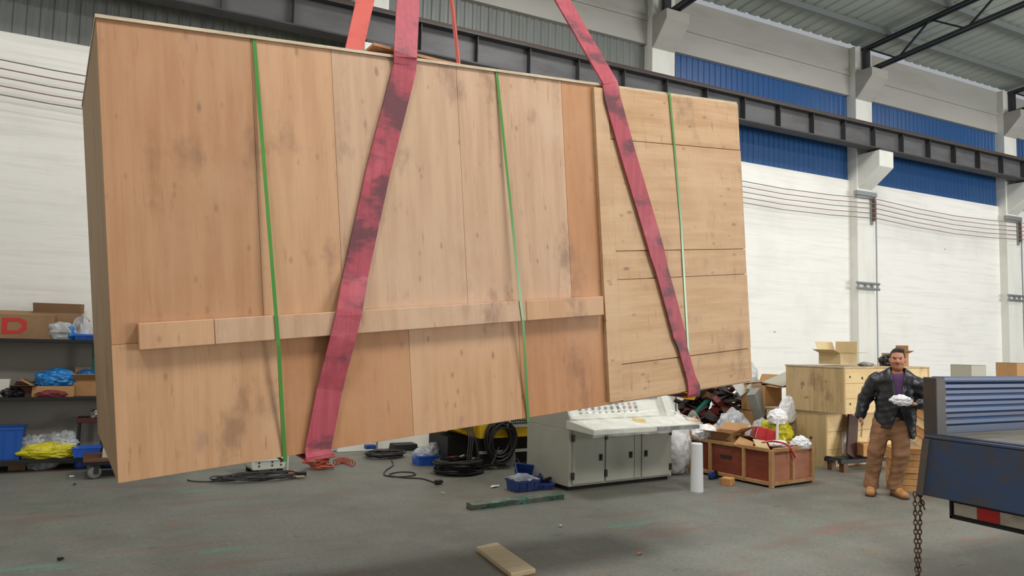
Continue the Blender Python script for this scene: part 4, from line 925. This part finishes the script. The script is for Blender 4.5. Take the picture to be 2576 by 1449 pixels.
for y, z in ((.25, .40), (.45, .36), (.62, .36), (.85, .15)): MB().lathe([(.02, 0), (.02, .004), (.004, .006)], 8, (-.001, y, z), eul(0, -90, 0)).build('bolt_mark', 'black_ink', c1)
c2_ = pine_crate('pale pine crate on top of the stack behind the person', (8.87, 7.08, .785), R(6), (2.25, .95, .64), 'pine_dull', 'pine', 3,
    [(.14, .52, .018), (.14, .14, .018), (.44, .50, .022), (.44, .36, .02), (.44, .27, .022), (1.5, .5, .018), (1.5, .15, .018)])
for y, z, w_, h_ in ((.62, .30, .10, .14), (.55, .16, .12, .06), (.25, .42, .06, .05)):
    MB().prism([(y+w_*(.5+.5*math.cos(q)*(.6+.4*math.sin(3*q+y*9))), z+h_*(.5+.5*math.sin(q)*(.6+.4*math.cos(2*q+z*7)))) for q in [k*math.pi/7 for k in range(14)]], 'x', -.0012, .0005).build('stain_mark', 'faint_stain', c2_)
carton('carton', 'open pale carton with wide-spread flaps on the top pine crate', 'box', ony(2108, 916, 7.5), R(8), (.44, .34, .17), 'cardboard_pale', {'f': 88, 'l': 75, 'b': 20, 'r': 5})
bpos = c2_.location
carton('carton', 'brown carton lying open on the top pine crate behind the person head', 'box', Vector((10.90, 7.74, 1.447)), R(-12), (.28, .26, .20), 'cardboard', {'f': 70, 'r': 0})
bag('black_bag', 'dark cloth bundle spilling from the brown carton on the top pine crate', 'bag', Vector((10.58, 7.60, 1.447)), (.18, .14, .10), 91, 'black_plastic', .5, 4)
bag('grey_rag', 'flat dark rag on the front edge of the top pine crate', 'rag', Vector((9.75, 7.4, 1.447)), (.13, .10, .035), 92, 'grey_tile', .4, 3)
# steel pallet frame with boards and a brown board leaning on it
sp = onz(2116, 1190); pf = thing('steel_pallet', 'black angle-iron pallet on the floor in front of the lower pine crate', 'pallet', sp, R(-4))
for y in (0, .24): MB().b2((0, y, .12), (1.1, y+.06, .17)).build('rail', 'machine_black', pf, .003)
for x in (.02, .52, 1.0): MB().b2((x, 0, .17), (x+.07, .30, .185)).build('cross_bar', 'machine_black', pf)
for x in (.05, .95):
    for y in (.0, .21): MB().b2((x, y, 0), (x+.08, y+.08, .12)).build('foot', 'scrap_brown', pf)
lb = MB().box((0, 0, .30), (.22, .03, .62)).build('leaning_board', 'board_dark'); lb.location = sp+Vector((.42, .17, .185)); lb.rotation_euler = (R(-13), R(24), R(2)); tag(lb, 'dark brown board leaning on the pine crate from the steel pallet', 'board')
o = MB().box((0, 0, .09), (.34, .24, .18)).build('brown_block', 'board_warm', bev=.006); o.location = sp+Vector((.72, .08, .187)); o.rotation_euler = (0, 0, R(-25)); tag(o, 'orange-brown wooden block resting on the steel pallet', 'block')
# warm timber offcuts: flat stack with mitred slats on top
wsx = onz(2300, 1240); d_view = Vector((wsx.x, wsx.y, 0)).normalized(); sr = random.Random(3); ang = R(-40)
for i in range(7):
    w_ = .62+.06*sr.random(); o = MB().box((0, 0, .036), (w_, .34, .070)).build('stacked_board', 'board_warm', bev=.004); o.location = wsx+Vector((.22, .10, .074*i)); o.rotation_euler = (0, 0, ang+R(sr.uniform(-5, 5)))
    tag(o, ('lowest', 'second', 'third', 'fourth', 'fifth', 'sixth', 'topmost')[i]+' board of the warm timber stack beside the person leg', 'board', 'warm timber stack')
for i in range(6):
    o = MB().prism([(-.34, -.048), (.26, -.048), (.32, .0), (.26, .048), (-.34, .048)], 'y', -.012, .012).build('mitred_slat', 'board_warm' if i % 2 else 'pine', bev=.002)
    fx = Vector((d_view.y, -d_view.x, 0)); o.location = wsx+Vector((.42, .30, 0))+fx*(-.02+.052*i)+Vector((0, 0, .62+.086*i))
    o.rotation_euler = (Matrix(((fx.x, d_view.x, 0), (fx.y, d_view.y, 0), (0, 0, 1))) @ eul(-10, 33, 0)).to_euler(); tag(o, 'pale mitred slat leaning in the row on the warm timber stack', 'slat', 'mitred slats')
# boxes beyond the truck
gx = ony(2447, 918, 8.5); cb_ = thing('tall_crate', 'tall plain crate standing beyond the truck side board', 'crate', (gx.x-.7, 8.3, 0))
MB().b2((0, 0, 0), (2.6, .9, 1.0)).build('box', 'pine_dull', cb_, .006)
for x in (0, .85, 1.7, 2.52): MB().b2((x, -.02, 0), (x+.08, 0, 1.0)).build('batten', 'batten_wood', cb_, .004)
carton('carton', 'grey-white carton on the tall crate beyond the truck', 'box', Vector((gx.x+.02, 8.6, 1.0)), 0, (.46, .4, .45), 'carton_grey', {'f': -90, 'b': -90})
carton('carton', 'small grey box next to the grey-white carton beyond the truck', 'box', Vector((gx.x+.42, 8.62, 1.0)), 0, (.22, .2, .2), 'carton_white', {'f': -90, 'b': -90})
carton('carton', 'orange-brown carton on the tall crate beyond the truck', 'box', Vector((gx.x+1.45, 8.6, 1.0)), 0, (.36, .4, .50), 'cardboard', {'f': -90, 'b': -90})
# litter
for i, (x, y, w_, d_, mt, lab) in enumerate(((1245, 1226, .17, .05, 'paper', 'torn strip of white paper on the floor before the cable coil'), (1240, 1178, .13, .05, 'paper', 'white paper scrap near the yellow machine leg'), (1114, 1242, .04, .02, 'paper', 'tiny white scrap on the open floor below the black plug'), (1410, 1326, .04, .025, 'plank_pale', 'small wood chip on the open floor beyond the pale plank'),
    (181, 1201, .06, .03, 'paper', 'small white scrap on the floor by the trolley castor'), (188, 1220, .03, .09, 'steel', 'little metal bracket on the floor by the trolley'), (152, 1410, .05, .04, 'machine_black', 'small black lump on the stained floor'), (1610, 1395, .10, .02, 'red_ply_light', 'thin reddish splinter on the floor before the console'))):
    mb = MB(); q = random.Random(i); n = 7; mb.add([(w_/2*math.cos(k*6.283/n)*q.uniform(.7, 1.1), d_/2*math.sin(k*6.283/n)*q.uniform(.7, 1.1), z+.012*q.random()) for z in (0, .012) for k in range(n)], [tuple(range(n))[::-1], tuple(range(n, 2*n))]+[(k, (k+1) % n, n+(k+1) % n, n+k) for k in range(n)])
    o = mb.build('litter_scrap', mt); o.location = onz(x, y)+Vector((0, 0, .001)); o.rotation_euler = (0, 0, q.uniform(-.6, .6)); tag(o, lab, 'scrap')

# ================================================================== PERSON (smooth implicit surfaces meshed with surface nets)
def smin(a, b, k):
    h = np.clip(.5+.5*(b-a)/k, 0, 1); return b*(1-h)+a*h - k*h*(1-h)
def implicit(prims, lo, hi, h, post=None):
    lo = np.array(lo, float); n = [int(math.ceil((b-a)/h))+1 for a, b in zip(lo, hi)]
    ax = [lo[i]+h*np.arange(n[i]) for i in range(3)]; Fd = np.full(n, .09, np.float32)
    for p in prims:
        if p[0] == 'c': _, a, b, ra, rb, k = p; ys = 1.0
        elif p[0] == 'ec': _, a, b, ra, rb, k, ys = p
        else: _, a, rad, k = p; b = a; ra = rb = max(rad); ys = 1.0
        a = np.array(a, float); b = np.array(b, float); mr = max(ra, rb)+.07
        sl = []
        for i in range(3):
            i0 = max(0, int((min(a[i], b[i])-mr-lo[i])/h)); i1 = min(n[i], int((max(a[i], b[i])+mr-lo[i])/h)+2); sl.append(slice(i0, i1))
        X, Y, Z = np.meshgrid(ax[0][sl[0]], ax[1][sl[1]], ax[2][sl[2]], indexing='ij')
        if p[0] == 'e':
            rad = p[2]; q = np.sqrt(((X-a[0])/rad[0])**2+((Y-a[1])/rad[1])**2+((Z-a[2])/rad[2])**2)
            q2 = np.sqrt(((X-a[0])/rad[0]**2)**2+((Y-a[1])/rad[1]**2)**2+((Z-a[2])/rad[2]**2)**2)+1e-6; d = q*(q-1)/q2
        else:
            ab = b-a; L2 = (ab*ab).sum()+1e-12; yc = a[1]+ab[1]*0
            t = np.clip(((X-a[0])*ab[0]+(Y-a[1])*ab[1]+(Z-a[2])*ab[2])/L2, 0, 1)
            d = np.sqrt((X-a[0]-ab[0]*t)**2+((Y-a[1]-ab[1]*t)/ys)**2+(Z-a[2]-ab[2]*t)**2)-(ra+(rb-ra)*t)
            if ys != 1.0: d = d*.8
        s = tuple(sl); Fd[s] = smin(Fd[s], d.astype(np.float32), k)
    if post is not None:
        X, Y, Z = np.meshgrid(*ax, indexing='ij'); Fd = post(Fd, X, Y, Z)
    Fd[0] = Fd[-1] = .05; Fd[:, 0] = Fd[:, -1] = .05; Fd[:, :, 0] = Fd[:, :, -1] = .05
    ins = Fd < 0
    c = [ins[i:n[0]-1+i, j:n[1]-1+j, k:n[2]-1+k] for i in (0, 1) for j in (0, 1) for k in (0, 1)]
    cnt = sum(x.astype(np.int8) for x in c); act = (cnt > 0) & (cnt < 8); idx = np.argwhere(act); ids = -np.ones(act.shape, np.int64); ids[act] = np.arange(len(idx))
    acc = np.zeros((len(idx), 3)); num = np.zeros(len(idx)); I = idx.T
    corners = [(i, j, k) for i in (0, 1) for j in (0, 1) for k in (0, 1)]
    for p in corners:
        for axn in range(3):
            if p[axn]: continue
            q = list(p); q[axn] = 1
            fa = Fd[I[0]+p[0], I[1]+p[1], I[2]+p[2]]; fb = Fd[I[0]+q[0], I[1]+q[1], I[2]+q[2]]; mk = (fa < 0) != (fb < 0)
            t = np.where(mk, fa/(fa-fb+1e-12), 0)
            for m_ in range(3): acc[:, m_] += np.where(mk, p[m_]+(t if m_ == axn else 0), 0)
            num += mk
    V = lo+h*(idx+acc/num[:, None]); faces = []
    for axn in range(3):
        o1, o2 = [(1, 2), (2, 0), (0, 1)][axn]
        s0 = [slice(None)]*3; s1 = [slice(None)]*3; s0[axn] = slice(0, -1); s1[axn] = slice(1, None)
        A, B = ins[tuple(s0)], ins[tuple(s1)]; e = np.argwhere(A != B)
        e = e[(e[:, o1] > 0) & (e[:, o2] > 0) & (e[:, o1] < n[o1]-1) & (e[:, o2] < n[o2]-1)]
        fl_ = A[e[:, 0], e[:, 1], e[:, 2]]; qd = []
        for d1, d2 in ((-1, -1), (0, -1), (0, 0), (-1, 0)):
            g = e.copy(); g[:, o1] += d1; g[:, o2] += d2; qd.append(ids[g[:, 0], g[:, 1], g[:, 2]])
        qd = np.stack(qd, 1); qd[~fl_] = qd[~fl_][:, ::-1]; faces.append(qd)
    Fc = np.concatenate(faces); return V, Fc
def imp_obj(name, mat, parent, prims, lo, hi, h, post=None):
    V, Fc = implicit(prims, lo, hi, h, post); me = bpy.data.meshes.new(name); me.from_pydata(V.tolist(), [], Fc.tolist())
    me.materials.append(MATS[mat]); me.polygons.foreach_set('use_smooth', [True]*len(me.polygons)); me.update()
    o = bpy.data.objects.new(name, me); COL.objects.link(o); o.parent = parent; return o
pp = onz(2238, 1247); d_ = Vector((pp.x, pp.y, 0)).normalized()
person = thing('person', 'person in a black jacket, purple shirt, tan trousers and work boots standing beside the truck', 'person', pp, math.atan2(-d_.x, d_.y)); PR = math.atan2(-d_.x, d_.y)
def fingers(base, mid, tip, step, r=.0085):
    out = []
    for i in range(4):
        k = (.94, 1.0, .97, .82)[i]; s_ = np.array(step)*i; b = np.array(base)+s_; m_ = b+(np.array(mid)-np.array(base))*k; t = m_+(np.array(tip)-np.array(mid))*k
        out += [('c', b, m_, r, r*.95, .004), ('c', m_, t, r*.95, r*.8, .004)]
    return out
body = [('e', (.105, -.008, 1.590), (.077, .098, .118), .02), ('e', (.104, -.030, 1.525), (.060, .070, .068), .03), ('e', (.104, -.062, 1.487), (.032, .030, .024), .03),
    ('c', (.104, -.100, 1.592), (.104, -.124, 1.556), .010, .015, .012), ('e', (.089, -.112, 1.553), (.010, .012, .009), .008), ('e', (.119, -.112, 1.553), (.010, .012, .009), .008),
    ('c', (.070, -.092, 1.612), (.094, -.100, 1.612), .010, .010, .014), ('c', (.116, -.100, 1.612), (.140, -.092, 1.612), .010, .010, .014),
    ('e', (.066, -.072, 1.555), (.026, .026, .026), .02), ('e', (.142, -.072, 1.555), (.026, .026, .026), .02),
    ('e', (.024, .005, 1.575), (.011, .020, .032), .008), ('e', (.186, .005, 1.575), (.011, .020, .032), .008),
    ('c', (.103, .008, 1.50), (.096, .016, 1.36), .054, .060, .03), ('ec', (.09, .0, 1.30), (.04, .0, .92), .15, .15, .03, .6),
    ('c', (-.08, .0, 1.34), (.26, .0, 1.32), .05, .05, .04), ('c', (-.12, .0, 1.33), (-.245, .02, 1.10), .045, .036, .02), ('c', (-.245, .02, 1.10), (-.295, -.022, .90), .034, .026, .02),
    ('c', (.30, .0, 1.30), (.43, -.02, 1.07), .045, .036, .02), ('c', (.43, -.02, 1.07), (.295, -.235, 1.092), .034, .026, .02),
    ('c', (-.06, 0, .88), (-.135, -.02, .50), .075, .052, .03), ('c', (-.135, -.02, .50), (-.195, .005, .10), .05, .036, .02), ('c', (.11, 0, .88), (.125, -.03, .50), .075, .052, .03), ('c', (.125, -.03, .50), (.055, .02, .10), .05, .036, .02),
    ('c', (-.195, .02, .06), (-.20, -.13, .04), .034, .030, .02), ('c', (.055, .03, .06), (.125, -.09, .04), .034, .030, .02)]
# viewer-left hand hangs and grips a stick; the other hand carries the wrapped bundle
body += [('e', (-.296, -.040, .868), (.020, .040, .044), .012)] + fingers((-.292, -.072, .842), (-.270, -.078, .815), (-.290, -.083, .797), (0, .021, .0)) + [('c', (-.288, -.066, .882), (-.270, -.092, .852), .011, .010, .006), ('c', (-.270, -.092, .852), (-.276, -.102, .826), .010, .008, .004)]
body += [('e', (.252, -.268, 1.090), (.046, .038, .021), .012)] + fingers((.222, -.300, 1.078), (.180, -.312, 1.066), (.150, -.318, 1.082), (.004, .021, 0)) + [('c', (.250, -.292, 1.108), (.215, -.318, 1.140), .011, .010, .006), ('c', (.215, -.318, 1.140), (.188, -.326, 1.150), .010, .008, .004)]
def mouth(Fd, X, Y, Z):   # crease between the lips, eye sockets
    g = np.exp(-(((X-.104)/.024)**2+((Z-1.521)/.0045)**2+((Y+.095)/.03)**2)); Fd = Fd+.006*g
    for x in (.078, .131): Fd = Fd+.010*np.exp(-(((X-x)/.016)**2+((Z-1.590)/.010)**2+((Y+.095)/.03)**2))
    return Fd
bo = imp_obj('body', 'skin', person, body, (-.36, -.40, .0), (.50, .16, 1.74), .0062, mouth)
imp_obj('lips', 'lip', bo, [('e', (.104, -.0955, 1.526), (.022, .008, .006), .004), ('e', (.104, -.0945, 1.515), (.020, .009, .007), .004)], (.07, -.12, 1.49), (.14, -.07, 1.55), .003)
for x in (.078, .131):
    imp_obj('eye', 'eye_dark', bo, [('e', (x, -.0905, 1.589), (.013, .006, .0055), .003)], (x-.03, -.11, 1.57), (x+.03, -.07, 1.61), .003)
    imp_obj('eyebrow', 'hair', bo, [('c', (x-.017, -.1000 if x > .1 else -.096, 1.609), (x+.017, -.096 if x > .1 else -.1000, 1.609), .0055, .0055, .003)], (x-.04, -.13, 1.59), (x+.04, -.07, 1.63), .003)
def hair_cut(Fd, X, Y, Z):
    front = np.minimum(np.minimum(-(Y+.040), -(Z-1.668))*-1, 9)
    d1 = np.maximum(Y+.040, Z-1.662)      # inside cut where y<-.04 and z<1.662
    d2 = np.maximum(Y-.030, Z-1.600)      # clear the temples / ears
    d3 = Z-1.535
    cut = np.minimum(np.minimum(d1, d2), d3); return np.maximum(Fd, -cut)
imp_obj('hair', 'hair', person, [('e', (.105, .004, 1.603), (.086, .104, .116), .01), ('e', (.125, -.03, 1.692), (.055, .05, .026), .02)], (-.0, -.13, 1.45), (.22, .14, 1.76), .005, hair_cut)
def wr(X, Y, Z, a, f):
    w = 0
    for i, (p, q, r_, s_) in enumerate(((.7, .3, 1, 0), (-.9, .5, .8, 1.7), (.4, -.8, 1.5, 3.1), (1.3, .9, .5, 4.4), (-.5, -1.1, 1.9, 5.2))):
        w = w+np.sin(f*(p*X+q*Y+r_*Z)*(.8+.15*i)+s_+2.2*np.sin(9*X+3*s_)+1.8*np.sin(8*Z+s_))
    return a*.55*w/1.6
jk = [('ec', (.095, .0, 1.30), (.085, .0, 1.12), .205, .212, .02, .66), ('ec', (.085, .0, 1.12), (.055, .005, .74), .212, .228, .03, .66), ('c', (-.10, .005, 1.352), (.275, .005, 1.325), .078, .078, .04), ('c', (.05, .02, 1.40), (.15, .02, 1.40), .075, .075, .05),
    ('c', (-.135, .0, 1.33), (-.25, .02, 1.10), .088, .074, .03), ('c', (-.25, .02, 1.10), (-.298, -.022, .918), .074, .060, .02), ('c', (.315, .0, 1.300), (.435, -.02, 1.07), .088, .074, .03), ('c', (.435, -.02, 1.07), (.315, -.215, 1.090), .074, .058, .02),
    ('c', (.030, .03, 1.455), (.045, -.055, 1.41), .028, .028, .015), ('c', (.172, .03, 1.455), (.160, -.055, 1.41), .028, .028, .015), ('c', (.030, .04, 1.455), (.172, .04, 1.455), .03, .03, .015),
    ('c', (.045, -.06, 1.41), (.072, -.150, 1.16), .026, .022, .012), ('c', (.160, -.06, 1.41), (.148, -.150, 1.15), .030, .026, .012)]
def jk_cut(Fd, X, Y, Z):
    Fd = Fd+wr(X, Y, Z, .0055, 30)
    hem = .785-.115*np.clip((X-.02)/.22, 0, 1); Fd = np.where(X < -.20, Fd, np.maximum(Fd, hem-Z)); Fd = np.maximum(Fd, .905-Z+.0*X) if False else Fd
    w = .012+.052*np.clip((Z-1.08)/.33, 0, 1.2); v = np.maximum(np.abs(X-.108)-w, np.maximum(Y+.015, 1.085-Z)); Fd = np.maximum(Fd, -v)
    w2 = .010+.11*np.clip((1.0-Z)/.30, 0, 1); v2 = np.maximum(np.abs(X-.115)-w2, np.maximum(Y+.05, Z-1.02)); Fd = np.maximum(Fd, -v2)
    nk = np.sqrt((X-.100)**2+(Y-.0)**2)-.070; Fd = np.maximum(Fd, -np.maximum(nk, 1.36-Z)); return Fd
ja = imp_obj('jacket', 'jacket', person, jk, (-.42, -.36, .60), (.56, .24, 1.56), .0075, jk_cut)
imp_obj('sweater', 'lining', person, [('ec', (.095, .0, 1.12), (.05, .0, .87), .185, .185, .02, .64)], (-.20, -.2, .78), (.32, .2, 1.22), .009, lambda Fd, X, Y, Z: np.maximum(Fd, .86-Z))
imp_obj('shirt', 'shirt_purple', person, [('ec', (.10, .0, 1.33), (.09, .0, 1.12), .165, .18, .02, .66), ('c', (.06, .01, 1.375), (.145, .01, 1.375), .075, .075, .03)], (-.12, -.2, 1.02), (.32, .2, 1.50), .007,
    lambda Fd, X, Y, Z: np.maximum(np.maximum(Fd, Z-(1.432+.35*(Y+.0)*.5)), 1.10-Z))
def tr_cut(Fd, X, Y, Z): return np.maximum(np.maximum(Fd+wr(X, Y, Z, .0055, 28), .075-Z), Z-.955)
imp_obj('trousers', 'trousers', person, [('ec', (.04, .0, .92), (.025, .0, .82), .172, .175, .02, .70), ('c', (-.065, 0, .83), (-.135, -.025, .50), .108, .088, .03), ('c', (-.135, -.025, .50), (-.192, .0, .14), .088, .074, .03), ('c', (-.19, -.01, .14), (-.192, -.01, .10), .078, .082, .02),
    ('c', (.115, 0, .83), (.128, -.035, .50), .110, .088, .03), ('c', (.128, -.035, .50), (.058, .02, .14), .088, .074, .03), ('c', (.058, .01, .14), (.058, .01, .10), .078, .082, .02)], (-.32, -.22, .04), (.30, .2, 1.0), .008, tr_cut)
sh_l = [('c', (-.193, .035, .050), (-.200, -.165, .040), .050, .047, .02), ('c', (-.193, .02, .08), (-.195, -.05, .07), .050, .045, .03)]; sh_r = [('c', (.055, .055, .050), (.150, -.125, .040), .050, .047, .02), ('c', (.058, .04, .08), (.095, -.03, .07), .050, .045, .03)]
for sp_ in (sh_l, sh_r):
    x0 = min(sp_[0][1][0], sp_[0][2][0])-.08; x1 = max(sp_[0][1][0], sp_[0][2][0])+.08
    b_o = imp_obj('boot', 'boots', person, sp_, (x0, -.25, -.02), (x1, .14, .16), .006, lambda Fd, X, Y, Z: np.maximum(Fd, .012-Z))
    imp_obj('sole', 'sole', b_o, [(q[0], (q[1][0], q[1][1], .02), (q[2][0], q[2][1], .02), q[3]+.006, q[4]+.006, .01) for q in sp_[:1]], (x0, -.26, -.02), (x1, .15, .08), .006, lambda Fd, X, Y, Z: np.maximum(np.maximum(Fd, Z-.026), .002-Z))
pm = Matrix.Translation(pp) @ Matrix.Rotation(PR, 4, 'Z')
o = blob((0, 0, 0), (.105, .055, .055), 95, .45, 4, 2.4).build('wrapped_bundle', 'foam_white'); o.location = pm @ Vector((.135, -.335, 1.128)); o.rotation_euler = (0, R(6), PR); tag(o, 'crumpled white plastic bundle held in front of the person chest', 'bundle')
o = MB().tube([(-.277, -.062, .86), (-.292, -.066, .66)], .0085, 8).build('wooden_stick', 'pine'); o.matrix_world = pm; tag(o, 'short thin wooden stick in the person hanging hand', 'stick')
